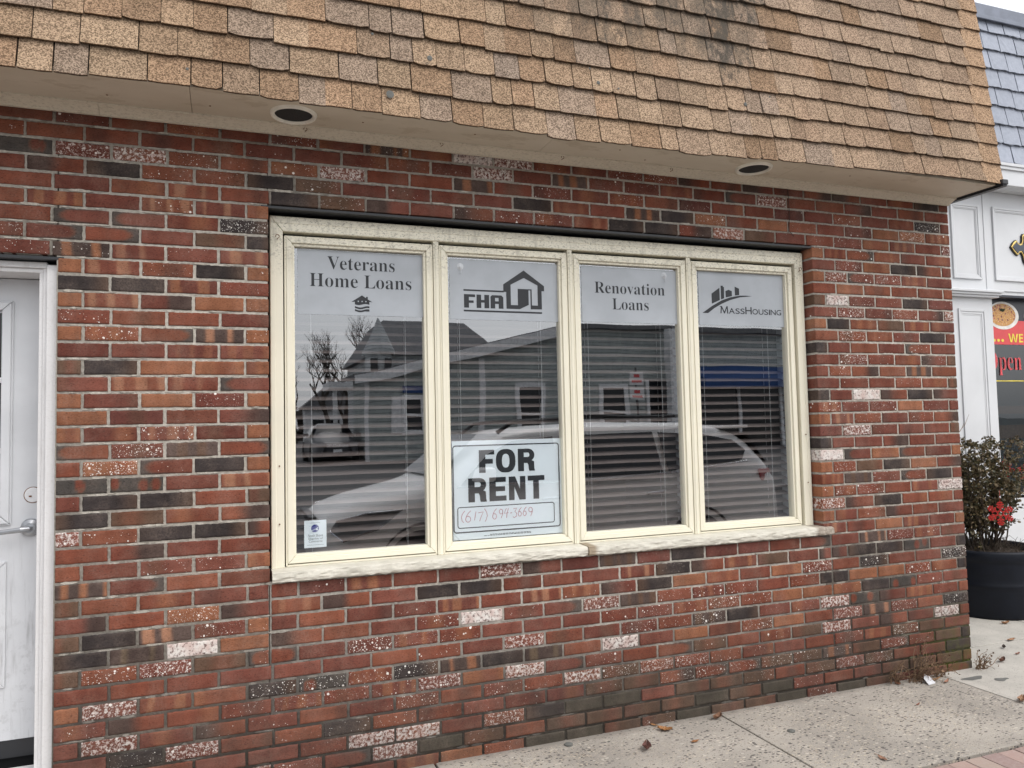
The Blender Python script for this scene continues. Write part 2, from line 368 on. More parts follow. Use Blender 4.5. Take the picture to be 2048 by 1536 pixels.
# ------------------------------------------------------------------ mesh helpers
class MB:
    def __init__(s): s.v = []; s.f = []; s.m = []
    def add(s, vs, fs, mi=0):
        o = len(s.v); s.v += [tuple(map(float, p)) for p in vs]
        for f in fs: s.f.append(tuple(o + i for i in f)); s.m.append(mi)
        return o
    def box(s, x0, x1, y0, y1, z0, z1, mi=0):
        s.add([(x0, y0, z0), (x1, y0, z0), (x1, y1, z0), (x0, y1, z0), (x0, y0, z1), (x1, y0, z1), (x1, y1, z1), (x0, y1, z1)],
              [(0, 3, 2, 1), (4, 5, 6, 7), (0, 1, 5, 4), (1, 2, 6, 5), (2, 3, 7, 6), (3, 0, 4, 7)], mi)
    def hexa(s, p, mi=0):
        s.add(p, [(0, 3, 2, 1), (4, 5, 6, 7), (0, 1, 5, 4), (1, 2, 6, 5), (2, 3, 7, 6), (3, 0, 4, 7)], mi)
    def prism_xz(s, poly, y0, y1, mi=0):      # polygon in x,z ; y0 in front
        n = len(poly)
        a = sum(poly[i][0] * poly[(i + 1) % n][1] - poly[(i + 1) % n][0] * poly[i][1] for i in range(n))
        if a < 0: poly = poly[::-1]
        s.add([(x, y0, z) for x, z in poly] + [(x, y1, z) for x, z in poly],
              [tuple(range(n)), tuple(range(2 * n - 1, n - 1, -1))] + [(i, i + n, (i + 1) % n + n, (i + 1) % n) for i in range(n)], mi)
    def prism_yz(s, poly, x0, x1, mi=0):      # polygon in y,z run along x
        n = len(poly)
        a = sum(poly[i][0] * poly[(i + 1) % n][1] - poly[(i + 1) % n][0] * poly[i][1] for i in range(n))
        if a < 0: poly = poly[::-1]
        s.add([(x0, y, z) for y, z in poly] + [(x1, y, z) for y, z in poly],
              [tuple(range(n - 1, -1, -1)), tuple(range(n, 2 * n))] + [(i, (i + 1) % n, (i + 1) % n + n, i + n) for i in range(n)], mi)
    def tube(s, path, r, n=7, mi=0):
        P = [Vector(p) for p in path]; rs = r if isinstance(r, (list, tuple)) else [r] * len(P)
        o = len(s.v); up = Vector((0.13, 0.31, 0.94))
        for i, p in enumerate(P):
            d = (P[min(i + 1, len(P) - 1)] - P[max(i - 1, 0)])
            if d.length < 1e-9: d = Vector((0, 0, 1))
            d.normalize(); a = d.cross(up)
            if a.length < 1e-3: a = d.cross(Vector((1, 0, 0)))
            a.normalize(); b = d.cross(a)
            for k in range(n):
                w = 2 * math.pi * k / n
                s.v.append(tuple(p + (a * math.cos(w) + b * math.sin(w)) * rs[i]))
        for i in range(len(P) - 1):
            for k in range(n):
                k2 = (k + 1) % n
                s.f.append((o + i * n + k, o + i * n + k2, o + (i + 1) * n + k2, o + (i + 1) * n + k)); s.m.append(mi)
        s.f.append(tuple(o + k for k in range(n - 1, -1, -1))); s.m.append(mi)
        e = o + (len(P) - 1) * n
        s.f.append(tuple(e + k for k in range(n))); s.m.append(mi)
    def lathe(s, prof, c, n=56, mi=0, axis='z'):
        o = len(s.v)
        for r, h in prof:
            for k in range(n):
                w = 2 * math.pi * k / n
                if axis == 'z': s.v.append((c[0] + r * math.cos(w), c[1] + r * math.sin(w), c[2] + h))
                else: s.v.append((c[0] + r * math.cos(w), c[1] + h, c[2] + r * math.sin(w)))
        for i in range(len(prof) - 1):
            for k in range(n):
                k2 = (k + 1) % n
                s.f.append((o + i * n + k, o + i * n + k2, o + (i + 1) * n + k2, o + (i + 1) * n + k)); s.m.append(mi)
    def ribbon(s, pts, w, y, mi=0):           # flat stroke in the x,z plane
        P = [Vector((a, b)) for a, b in pts]; o = len(s.v); L = []
        for i, p in enumerate(P):
            d = P[min(i + 1, len(P) - 1)] - P[max(i - 1, 0)]; d.normalize(); nn = Vector((-d.y, d.x)) * w / 2
            s.v.append((p.x + nn.x, y, p.y + nn.y)); s.v.append((p.x - nn.x, y, p.y - nn.y))
        for i in range(len(P) - 1):
            s.f.append((o + 2 * i, o + 2 * i + 1, o + 2 * i + 3, o + 2 * i + 2)); s.m.append(mi)
    def flat(s, poly, y, mi=0):
        s.add([(x, y, z) for x, z in poly], [tuple(range(len(poly)))], mi)
    def build(s, name, mats, parent=None, bevel=0.0, smooth=False, origin=None, attrs=None):
        me = bpy.data.meshes.new(name)
        vs = s.v
        o = bpy.data.objects.new(name, me)
        if parent is None and origin is not None:
            vs = [(a - origin[0], b - origin[1], c - origin[2]) for a, b, c in vs]; o.location = origin
        me.from_pydata(vs, [], s.f)
        for m in ([mats] if isinstance(mats, str) else mats): me.materials.append(MATS[m])
        me.polygons.foreach_set('material_index', s.m)
        if smooth: me.polygons.foreach_set('use_smooth', [True] * len(s.f))
        if attrs:
            for k, (typ, dom, data) in attrs.items():
                a = me.attributes.new(k, typ, dom)
                a.data.foreach_set('color' if typ == 'FLOAT_COLOR' else 'value', np.asarray(data, dtype=np.float32).ravel())
        me.update()
        link(o, parent)
        if bevel:
            b = o.modifiers.new('bevel', 'BEVEL'); b.width = bevel; b.segments = 2; b.limit_method = 'ANGLE'; b.angle_limit = R(40)
        return o
def link(o, parent=None):
    COL.objects.link(o)
    if parent is not None:
        o.parent = parent
        o.matrix_parent_inverse = Matrix.Translation(-parent.location) if parent.parent is None and parent.type == 'EMPTY' else Matrix.Identity(4)
        if parent.parent is None and parent.type != 'EMPTY': o.matrix_parent_inverse = Matrix.Translation(-parent.location)
def empty(name, label, cat, loc=(0, 0, 0), group=None):
    o = bpy.data.objects.new(name, None); o.location = loc; o.empty_display_size = 0.1; COL.objects.link(o)
    return tag(o, label, cat, group)
def tag(o, label, cat, group=None):
    o['label'] = label; o['category'] = cat
    if group: o['group'] = group
    return o
def struct(o): o['kind'] = 'structure'; return o

def math_bold(s, base):
    return ''.join(chr(base + ord(c) - 65) if 'A' <= c <= 'Z' else chr(base + 26 + ord(c) - 97) if 'a' <= c <= 'z' else c for c in s)
SERIF, SANSB = 0x1D400, 0x1D5D4
def text_into(mb, s, box, y, mi=0, style=None, offset=0.0):
    cu = bpy.data.curves.new('lettering', 'FONT'); cu.body = math_bold(s, style) if style else s; cu.offset = offset; cu.size = 1.0
    cu.resolution_u = 6
    ob = bpy.data.objects.new('lettering', cu); COL.objects.link(ob)
    bpy.context.view_layer.update()
    dg = bpy.context.evaluated_depsgraph_get()
    me = bpy.data.meshes.new_from_object(ob.evaluated_get(dg), depsgraph=dg)
    P = np.array([v.co[:] for v in me.vertices]); F = [tuple(p.vertices) for p in me.polygons]
    bpy.data.objects.remove(ob); bpy.data.curves.remove(cu); bpy.data.meshes.remove(me)
    lo, hi = P.min(0), P.max(0)
    x0, x1, z0, z1 = box
    X = x0 + (P[:, 0] - lo[0]) / (hi[0] - lo[0]) * (x1 - x0); Z = z0 + (P[:, 1] - lo[1]) / (hi[1] - lo[1]) * (z1 - z0)
    mb.add([(a, y, b) for a, b in zip(X, Z)], F, mi)
def rrect(x0, x1, z0, z1, r, n=6):
    out = []
    for cx, cz, a0 in ((x1 - r, z1 - r, 0), (x0 + r, z1 - r, 90), (x0 + r, z0 + r, 180), (x1 - r, z0 + r, 270)):
        for k in range(n + 1):
            a = R(a0 + 90 * k / n); out.append((cx + r * math.cos(a), cz + r * math.sin(a)))
    return out
def frame_line(mb, poly, w, y, mi=0):
    mb.ribbon(poly + poly[:2], w, y, mi)
def ell(cx, cz, rx, rz, n=40): return [(cx + rx * math.cos(2 * math.pi * k / n), cz + rz * math.sin(2 * math.pi * k / n)) for k in range(n)]

# ================================================================== the brick shop
shop = empty('brick_shop', 'red brick shop with a four-light cream window under a tan shingled mansard', 'building', (2.4, 0.0, 0.0))
ZO, CP = 2.148, 0.0677
WX0, WX1, WZ0, WZ1 = 0.797, 3.742, 0.862, 2.488      # window opening
DX0, DX1, DZ1 = -1.02, 0.0, 2.2157                   # door opening
XE = 4.808
# what single bricks of the photograph look like: blocks of (x0, y0, scale) then x y kind
BRICK_NOTES = '''
@0 180 3.793 150 190 m 550 230 r 980 270 r 1400 300 t. 1800 350 r 250 310 r 720 360 r 1160 410 r 1560 450 r 1900 480 r 150 440 q 560 470 p 1010 510 p 1420 540 r: 1830 590 r- 60 550 r 350 580 d 800 620 k 1220 660 r. 1640 690 r. 1950 710 k 180 690 r 600 720 r 1050 760 r 1460 790 t 1800 820 r 70 820 r 400 840 t 840 860 r 1270 890 t 1680 920 t 1960 940 o 180 940 r 610 970 c 1040 990 c 1460 1020 r 1850 1050 k* 80 1060 r: 420 1080 c 850 1100 c 1270 1130 r 1680 1150 b 1960 1170 k 170 1200 m. 570 1220 T. 1020 1240 t 1450 1260 r. 1850 1280 t 520 1340 o 850 1350 t 1270 1380 r. 1670 1390 k 1960 1400 o 620 1460 k 1030 1490 k 1450 1490 t 1850 1510 r.
@0 500 3.413 470 340 o 760 345 t 1140 365 d 1510 375 o 1770 380 o 560 450 r. 930 470 r 1310 480 r 1680 500 r 470 565 o 760 570 t: 1150 580 c 1510 590 T 1775 595 o 560 680 m 920 690 r 1310 690 t 1680 700 t 470 790 b 760 800 k 1140 800 o 1520 805 o 1780 800 o 560 905 r 930 905 t 1330 905 t 1690 910 c 470 1020 o 760 1020 r 1150 1020 o 1520 1020 m: 1780 1020 o 560 1135 o 940 1130 m 1320 1130 m 1690 1120 d 470 1255 o 760 1240 m 1150 1235 t: 1510 1230 m 1780 1230 o 570 1370 c 960 1360 r* 1330 1350 T 1690 1340 c 460 1485 r 760 1480 o* 1150 1470 c 1520 1460 k 1780 1450 o
@90 900 4.096 310 290 q 770 265 q 1220 250 r 1650 235 t 180 440 r 530 430 k 1000 400 k 1450 380 r 1770 360 b 320 580 k 780 555 b 1240 530 r 1650 510 d 180 730 p 560 715 r. 1020 680 k 1460 650 k 1780 630 d 310 875 r 780 840 d 1220 810 r 1650 770 r 180 1030 r 540 1000 m 1000 970 r. 1460 930 r. 1780 900 o 310 1165 T 780 1130 c 1220 1080 r 1650 1050 m 180 1330 b 530 1290 r 1000 1245 r 1460 1200 r 1770 1160 r 310 1450 d 790 1410 r 1230 1360 o* 1650 1310 d 1460 1470 r: 1770 1440 o 1010 1490 r.
@90 1200 4.096 180 390 b 530 345 k 1000 290 T 1460 250 r: 1770 210 o 290 520 k 740 470 T 1210 410 w 1640 360 o 1950 330 d 170 680 b 520 640 r: 990 580 p 1440 520 b 1850 460 c 310 810 r 750 760 r 1190 690 r 1620 640 r 1950 590 r 170 970 o 530 930 p 1000 860 t 1460 800 r 1870 740 k: 310 1100 r. 780 1040 d 1230 970 r 1690 910 r. 1980 860 t 160 1280 r 490 1230 p 950 1160 r 1400 1090 d 1830 1020 r 290 1350 r 750 1310 k: 1200 1270 p 1640 1200 m 1960 1130 p
@560 1130 4.096 330 190 m 710 150 t 1080 110 r 1450 80 m 1800 40 p 130 330 t 480 290 d 870 260 r 1240 220 k 1590 180 k 1900 150 r 50 480 r 300 440 r 690 410 r 1070 360 r 1430 310 t 1770 290 r 2000 250 t 160 600 d 540 550 r 920 510 r 1290 470 r. 1640 420 w 1930 390 r 60 740 c 340 710 r 720 660 r* 1100 610 t: 1460 570 r. 1800 520 r 150 870 r 510 820 r 890 770 r 1260 720 r 1610 660 r 1930 620 p 70 1000 k 370 960 q: 750 910 t: 1120 860 k: 1480 810 T 1820 770 k 2020 740 T 190 1120 t: 580 1070 r: 970 1010 t. 1330 960 p 1690 900 o 1960 870 p 50 1280 r 310 1240 r 700 1180 m 1080 1130 r: 1440 1070 r 1780 1010 r. 2000 980 r 160 1400 r- 540 1340 k. 910 1270 r. 1290 1220 r- 1640 1160 r- 1940 1110 r 60 1530 r 340 1480 r- 740 1430 p 1130 1370 p 1500 1310 r 1860 1250 p 930 1510 p 1290 1440 g 1640 1390 b- 1940 1350 b
@1040 1080 3.413 140 170 d 400 150 m 660 130 T 910 110 m- 1150 80 k 1370 70 m 1600 50 m 1810 30 m 50 280 r 240 270 m 500 240 r 750 220 t 1000 200 k- 1230 180 d 1460 160 t 1680 130 b 1890 110 r 120 380 t 390 350 t 640 320 d 900 300 k 1140 270 o 1370 240 t 1590 220 r 1810 200 o 1990 180 r* 60 490 r 270 460 c 530 430 p 790 400 T 1030 380 r. 1270 350 t. 1490 320 r. 1710 300 r 1930 270 r 140 580 r 400 540 r 650 510 r. 900 480 r. 1140 450 t. 1370 430 r* 1580 400 r. 1800 370 o 1980 340 o 60 690 p 260 650 r 530 620 r 780 590 r: 1030 550 r. 1260 520 T: 1490 500 k 1710 470 r 1920 440 r 150 770 T 420 740 r 670 700 w 910 670 r 1150 640 o 1390 610 m 1600 570 r* 1820 540 o 1990 520 r 90 880 p 320 840 c 580 810 m. 830 780 r 1080 740 c 1310 710 b. 1540 670 r 1750 640 t. 1950 620 b 120 980 r. 390 930 p 650 900 b: 900 860 p 1150 820 r* 1390 790 r. 1610 750 r 1820 720 r 1990 700 r 80 1080 r 300 1050 m 560 1010 b. 820 970 b 1060 930 d: 1290 890 c: 1520 860 c: 1740 820 b: 1950 790 b: 190 1160 k 460 1120 g 710 1080 g 960 1040 r 1200 1000 b 1420 960 b 1640 920 b. 1860 880 r 2000 870 b. 80 1270 r 290 1240 b 560 1200 b 820 1150 b 1060 1110 b 1290 1070 g 1530 1040 b 1750 1000 g 1960 960 r. 200 1340 g 470 1300 g 730 1250 b 970 1210 b. 1200 1170 g 1430 1130 b 1650 1090 b 1860 1050 g
@1560 360 5.12 130 160 r 370 170 d 660 200 d 950 220 r 1220 260 r 1480 280 k 1660 300 m 210 270 r 500 300 r 790 330 d 1070 350 r 1340 390 r 1600 410 r 370 410 r 670 430 r. 960 460 r 1240 490 t 1500 510 k* 1690 520 m 200 500 r 500 540 r 790 560 r. 1070 580 o 1340 600 o* 1610 620 t 380 640 r 680 660 r. 960 690 o 1240 710 t 1500 730 r 1700 740 p 380 760 o 560 780 t 810 790 c. 1090 810 t 1360 830 r 1620 850 r 430 870 r 700 900 r: 980 920 o 1260 930 k 1520 960 d 1700 970 r 390 990 o 570 1000 p 820 1020 c. 1100 1030 r: 1370 1050 t 1630 1060 m 430 1110 r 690 1120 o 980 1140 r 1260 1160 r 1530 1170 r 1720 1180 r 400 1220 b 570 1230 w 830 1250 r: 1110 1270 r 1390 1280 k 1640 1280 m 450 1340 r 710 1360 r* 990 1370 r 1270 1390 r* 1540 1400 d 1720 1400 p 410 1470 o 590 1480 k 830 1490 t 1120 1500 b 1390 1500 t 1650 1510 m
@1580 640 5.12 360 160 r 620 165 r* 900 180 t 1180 180 r- 1450 190 k 1640 190 m 320 280 k 500 280 r 760 290 r 1040 300 r 1310 300 c. 1570 300 r 390 400 r 660 400 r* 930 410 r 1200 410 r 1470 420 d. 1650 420 b 320 510 r 500 520 r: 760 520 d 1050 530 r 1320 530 T 1580 530 r 390 640 r 650 640 r 930 640 r 1200 640 r. 1470 640 r 1660 640 b 330 760 k 510 760 r 780 750 w 1060 750 d 1330 750 k 1590 750 d 400 880 t: 660 870 r. 940 870 r: 1220 860 o 1490 860 r. 1680 860 r 350 1000 o 530 1000 t 800 990 r. 1070 980 r 1340 980 r. 1610 970 d 400 1110 m 660 1110 p 960 1100 r 1230 1100 r 1500 1100 r 1690 1080 b 360 1240 k 540 1230 r 800 1230 r 1080 1210 d 1350 1210 r 1620 1200 r 420 1370 w 680 1350 c 960 1340 o 1240 1330 c 1500 1320 m 1690 1310 o 380 1480 o 560 1480 r: 810 1470 b 1090 1460 k 1360 1450 o 1630 1440 d
@1580 920 5.12 440 180 t 680 160 T 970 145 r. 1250 130 c: 1520 110 k 1700 110 r 390 300 o 560 295 r: 800 280 r: 1090 270 r 1370 250 t 1640 240 w 440 430 p 690 410 d 980 390 k 1260 370 r 1530 360 r 1720 350 r 390 560 o 580 550 r 830 530 r. 1110 500 d 1390 490 r 1650 470 r 490 680 t 700 660 r 990 640 o 1270 620 t 1540 600 r 1730 580 o 420 810 d 590 790 r 850 770 T 1130 740 r: 1400 720 t. 1670 710 r 470 930 d 740 910 k 1010 880 k 1290 860 q 1550 830 r 1740 810 k 430 1060 b 610 1050 r 860 1020 k: 1140 990 r 1410 970 r 1680 940 k* 240 1090 r* 420 1190 k 720 1160 o 1010 1130 o 1290 1100 r* 1560 1060 r 1750 1050 k 130 1230 r 560 1310 o 860 1270 k 1140 1240 q 1420 1210 r 1690 1160 r 250 1340 o 430 1450 p 730 1410 q 1020 1380 d 1300 1340 t 1580 1310 r. 1770 1280 r 580 1500 p 870 1500 T 1160 1480 r: 1450 1440 r 1710 1410 k*
@1700 1150 5.69 60 400 p 290 380 T 610 350 r: 930 300 r 190 540 r 500 500 d 800 460 r 1100 410 w 1300 380 r 310 650 t 630 610 b: 920 560 b 1250 520 r 180 820 b 490 780 c: 800 730 r 1110 680 b 1310 650 k 80 970 p 330 940 b* 620 900 r 950 830 r 1240 800 k 200 1120 r 440 1080 b 800 1010 b 1200 920 b 100 1230 g 350 1200 b
@700 0 2.926 190 910 r 440 930 r 700 950 w 930 980 p 1170 1000 t 1380 1030 r 1600 1060 r 1800 1080 r 70 960 r- 300 980 r- 550 1010 r- 790 1030 p 1030 1060 r 1260 1080 T 1480 1110 r. 1690 1130 r. 1900 1140 t 30 1040 p 190 1070 r 450 1090 r 700 1110 T 940 1130 r 1170 1150 r. 1380 1170 r 1600 1180 t: 1810 1210 r 100 1140 r 340 1160 r 600 1180 r 840 1190 r 1070 1220 k 1290 1240 t 1500 1260 r 1710 1270 T 1900 1290 k 160 1210 d 430 1250 r 680 1270 d. 920 1290 r: 1150 1310 r: 1360 1330 t 1580 1350 k 1790 1360 k 1970 1370 d
'''
notes = []
for line in BRICK_NOTES.strip().splitlines():
    tk = line[1:].split(); ox, oy, sc = float(tk[0]), float(tk[1]), float(tk[2])
    for i in range(3, len(tk) - 2, 3):
        p = on_y(ox + float(tk[i]) / sc, oy + float(tk[i + 1]) / sc, 0.0)
        notes.append((p.x, p.z, tk[i + 2]))
NX = np.array([n[0] for n in notes]); NZ = np.array([n[1] for n in notes])

REDS = [(0.186, 0.060, 0.037), (0.168, 0.054, 0.036), (0.205, 0.073, 0.044), (0.150, 0.051, 0.037), (0.178, 0.064, 0.046)]
ORANGE, TAN, DARK, BLACK, BROWN, OLIVE = (0.29, 0.125, 0.066), (0.35, 0.175, 0.105), (0.066, 0.046, 0.040), (0.040, 0.033, 0.032), (0.115, 0.068, 0.046), (0.115, 0.083, 0.055)
GREY = (0.072, 0.064, 0.058)
nr = np.random.RandomState(11)
def sst(x, a, b):
    t_ = np.clip((x - a) / (b - a), 0, 1); return t_ * t_ * (3 - 2 * t_)
def brick_colours(kind, U, V, L):
    """colour, speckle and bloom over one brick; U runs along it and V up it, both 0..1"""
    main, mod = kind[0], kind[1:]
    red = np.array(REDS[nr.randint(len(REDS))]) * nr.uniform(0.88, 1.14)
    base = red; n = len(U); col = np.repeat(red[None], n, 0); spk = 0.0; wht = 0.0
    mixc = lambda c, m, k: c * (1 - m[:, None]) + np.array(k)[None] * m[:, None]
    def stripes(k, soft=0.035, cnt=None):
        m = np.zeros(n); c_ = nr.uniform(0.05, 0.25); sl = nr.uniform(-0.03, 0.03)
        while c_ < 1.0:
            w_ = nr.uniform(0.07, 0.24)
            uu = U + sl * (V - 0.5)
            m = np.maximum(m, sst(uu, c_ - soft, c_ + soft) * (1 - sst(uu, c_ + w_ - soft, c_ + w_ + soft)))
            c_ += w_ + nr.uniform(0.10, 0.45)
        return m
    if main == 'm': col = np.repeat((red * np.array((0.8, 0.82, 0.9)))[None], n, 0)
    elif main == 'o':
        col = np.repeat((np.array(ORANGE) * nr.uniform(0.82, 1.12) * 0.75 + 0.25 * red)[None], n, 0)
        if nr.rand() < 0.4: col = mixc(col, 0.6 * sst(np.abs(U - nr.uniform(0.2, 0.8)), 0.3, 0.1), red)
    elif main == 'b':
        col = np.repeat((np.array(BROWN) * nr.uniform(0.85, 1.15))[None], n, 0)
        col = mixc(col, 0.5 * sst(np.abs(U - nr.uniform(0, 1)), 0.4, 0.0), red)
    elif main == 'g': col = np.repeat(np.array((0.068, 0.060, 0.046))[None], n, 0)
    elif main == 't': col = mixc(col, stripes(TAN, nr.uniform(.012, .05)) * nr.uniform(0.3, 0.85), (TAN, ORANGE, ORANGE)[nr.randint(3)])
    elif main == 'T':
        col = np.repeat((np.array(DARK) * nr.uniform(1.0, 1.5))[None], n, 0)
        col = mixc(col, stripes(TAN) * 0.9, (OLIVE, ORANGE, TAN, BROWN)[nr.randint(4)])
    elif main == 'k':
        col = np.repeat((np.array(BLACK) * nr.uniform(0.85, 1.25))[None], n, 0)
        s_ = U if nr.rand() < 0.5 else 1 - U
        col = mixc(col, nr.uniform(0.1, 0.75) * sst(s_, 0.55, 1.0), BROWN)
    elif main == 'd':
        s_ = U if nr.rand() < 0.5 else 1 - U
        col = mixc(col, sst(s_, nr.uniform(0.15, 0.45), nr.uniform(0.6, 0.95)) * 0.95, DARK)
    elif main == 'c':
        side = U if nr.rand() < 0.5 else 1 - U
        lim = nr.uniform(0.78, 0.92); bul = nr.uniform(0.16, 0.26)
        end = sst(side + bul * np.abs((V - 0.5) * 2) ** 2.2, lim, lim + 0.10)
        edge = sst(np.abs(V - 0.5), 0.36, 0.48) * sst(side, -0.2, 0.8) * nr.uniform(0.5, 0.95)
        halo = sst(side + bul * np.abs((V - 0.5) * 2) ** 2.2, lim - .08, lim) * 0.4
        col = mixc(col, halo, BROWN); col = mixc(col, np.maximum(edge, end) * 0.95, GREY)
    elif main == 'q':
        col = np.repeat(np.array(GREY)[None] * 0.9, n, 0)
        for k in range(nr.randint(2, 4)):
            cu, ru, cv = nr.uniform(0.08, 0.95), nr.uniform(0.06, 0.13), nr.uniform(0.35, 0.75)
            e = ((U - cu) / ru) ** 2 + ((V - cv) / 0.52) ** 2
            col = mixc(col, 1 - sst(e, 0.75, 1.15), BROWN); col = mixc(col, 1 - sst(e, 0.5, 0.8), red)
    elif main == 'w': wht = nr.uniform(0.60, 0.74); col = np.repeat(np.array((0.17, 0.11, 0.10))[None], n, 0)
    elif main == 'p': wht = nr.uniform(0.42, 0.58); spk = 0.6
    if main in 'rm' and nr.rand() < 0.35:
        col = mixc(col, 0.45 * sst(np.abs(U - nr.uniform(0, 1)), 0.3, 0.05), (ORANGE, BROWN, DARK)[nr.randint(3)])
    if '.' in mod: spk = 0.16
    if ':' in mod: spk = 0.42
    if '*' in mod: spk = 0.85; wht = max(wht, 0.28)
    if '-' in mod: wht = max(wht, 0.30)
    if not mod and main in 'rmtodc' and nr.rand() < 0.16: spk = nr.uniform(0.03, 0.08)
    # smooth shade of kiln marks along the brick
    ph = nr.uniform(0, 6.28, 3)
    col = col * (1 + 0.07 * np.sin(U * 7 + ph[0]) + 0.05 * np.sin(U * 17 + ph[1]) + 0.05 * np.sin(V * 6 + ph[2]))[:, None]
    return np.clip(col, 0.01, 0.9), np.full(n, spk), np.full(n, wht)

BV, BF, BC, BS, BW = [], [], [], [], []
bcount = 0
def add_brick(x0, x1, z0, z1, kind, dl=0.012, dr=0.012, db=0.012):
    global bcount
    j = lambda a: nr.uniform(-a, a)
    x0 += j(.0012) if dl < .05 else 0; x1 += j(.0012) if dr < .05 else 0; z0 += j(.001); z1 += j(.001)
    L = x1 - x0; H = z1 - z0
    nu, nv = max(5, int(L / 0.0085)), 6
    eu, ev = 0.0028 / L, 0.0028 / H
    us = np.concatenate([[0, 0, eu], np.linspace(0, 1, nu + 1)[1:-1], [1 - eu, 1, 1]])
    vs = np.concatenate([[0, 0, ev], np.linspace(0, 1, nv + 1)[1:-1], [1 - ev, 1, 1]])
    ng, mg = len(us), len(vs)
    U, V = np.meshgrid(us, vs, indexing='ij')
    y = np.zeros_like(U)
    on_edge_u = np.zeros(ng); on_edge_u[[1, -2]] = 1
    on_edge_v = np.zeros(mg); on_edge_v[[1, -2]] = 1
    y += 0.0022 * np.maximum(on_edge_u[:, None], on_edge_v[None]) + 0.0016 * on_edge_u[:, None] * on_edge_v[None]
    # worn, uneven arrises
    w1 = nr.uniform(-1, 1, ng); w1 = (w1 + np.roll(w1, 1)) * 0.5
    X = x0 + U * L; Z = z0 + V * H
    wob = 0.0011
    Z[:, :2] += (w1 * wob)[:, None]; w2 = nr.uniform(-1, 1, ng); Z[:, -2:] += (w2 * wob)[:, None]
    w3 = nr.uniform(-1, 1, mg)
    if dl < .05: X[:2, :] += (w3 * wob)[None]
    w4 = nr.uniform(-1, 1, mg)
    if dr < .05: X[-2:, :] += (w4 * wob)[None]
    y += j(.0010) + j(.0012) * (U - .5) + j(.0008) * (V - .5)
    y[0, :] = dl; y[-1, :] = dr; y[:, 0] = np.maximum(y[:, 0], db); y[:, -1] = np.maximum(y[:, -1], 0.012)
    if db > .05: y[0, :] = np.maximum(y[0, :], 0.012)
    col, spk, wht = brick_colours(kind, U.ravel(), V.ravel(), L)
    BV.append(np.stack([X.ravel(), y.ravel(), Z.ravel()], 1)); BC.append(col); BS.append(spk); BW.append(wht)
    idx = bcount + np.arange(ng * mg).reshape(ng, mg)
    BF.append(np.stack([idx[:-1, :-1].ravel(), idx[1:, :-1].ravel(), idx[1:, 1:].ravel(), idx[:-1, 1:].ravel()], 1))
    bcount += ng * mg
used = set()
for r in range(-11, 32):
    zt, zb = ZO - CP * r, ZO - CP * (r + 1)
    z0, z1 = zb + 0.0059, zt - 0.0059
    odd = r % 2 == 1
    xs = []
    for k in range(-9, 25):
        xj = (0.0878 if odd else 0.184) + 0.2055 * k
        if not odd: xj += 0.006 * max(0, xj)
        xs.append(xj + nr.uniform(-.004, .004))
    spans = [(-1.65, XE)]
    if r >= -1: spans = [(-1.65, DX0), (DX1, XE)]
    if r >= -5 and r < 18 + 1:
        spans = [(a, b) for a, b in spans for a, b in (((a, WX0), (WX1, b)) if a < WX0 < b else ((a, b),))]
    for a, b in spans:
        cut = [x for x in xs if a + 0.045 < x < b - 0.045]
        if abs(a - WX1) < 1e-6 and odd: cut = [3.828] + [x for x in cut if x > 3.88]
        if r in (19, 20, 21, 22, 23) and a < WX0 < b:
            cut = sorted([x for x in cut if abs(x - WX0) > 0.045 and (r > 22 or abs(x - 3.79) > 0.045)] + [WX0] + ([3.79] if r <= 22 else []))
        ed = [a] + cut + [b]
        for i in range(len(ed) - 1):
            bx0 = ed[i] + (0.0058 if i else 0.0); bx1 = ed[i + 1] - (0.0058 if i < len(ed) - 2 else 0.0)
            cx, cz = (bx0 + bx1) / 2, (z0 + z1) / 2
            d = ((NX - cx) / 0.09) ** 2 + ((NZ - cz) / 0.03) ** 2
            q = int(np.argmin(d))
            if d[q] < 1.2: kind = notes[q][2]
            else:
                kind = nr.choice(list('rrrrrrrmtodcbkTp')) + nr.choice(['', '', '', '.', ':'])
            dl = 0.11 if (i == 0 and a > -1.6) else 0.012
            dr = 0.11 if (i == len(ed) - 2) else 0.012
            lint = (r == -6 and bx1 > WX0 and bx0 < WX1) or (r == -2 and bx0 < DX1)
            add_brick(bx0, bx1, z0, z1, kind, dl, dr, 0.10 if lint else 0.012)
BV = np.concatenate(BV); BF = np.concatenate(BF); BC = np.concatenate(BC); BS = np.concatenate(BS); BW = np.concatenate(BW)
me = bpy.data.meshes.new('wall')
nb = len(BV)
# mortar slabs behind the bricks, part of the same wall
mort = MB()
MY0, MY1 = 0.0046, 0.25
zT, zB = 2.95, -0.05
for (a, b, c0, c1) in ((-1.65, DX0, zB, zT), (DX0, DX1, DZ1 + .006, zT), (DX1, WX0, zB, zT), (WX0, WX1, zB, WZ0), (WX0, WX1, WZ1 + .006, zT), (WX1, XE, zB, zT)):
    mort.box(a if a in (WX0,) else a + (-.005 if a in (DX1,) else .004 if a == WX1 else 0), b - (.004 if b in (WX0, XE, DX0) else 0), MY0, MY1, c0, c1)
mv = np.array(mort.v); mf = np.array(mort.f) + nb
V_ = np.concatenate([BV, mv]); F_ = np.concatenate([BF, mf])
me.vertices.add(len(V_)); me.vertices.foreach_set('co', V_.astype(np.float32).ravel())
me.loops.add(F_.size); me.loops.foreach_set('vertex_index', F_.astype(np.int32).ravel())
me.polygons.add(len(F_)); me.polygons.foreach_set('loop_start', np.arange(0, F_.size, 4, dtype=np.int32))
try: me.polygons.foreach_set('loop_total', np.full(len(F_), 4, dtype=np.int32))
except Exception: pass
me.materials.append(MATS['brick_fired']); me.materials.append(MATS['mortar'])
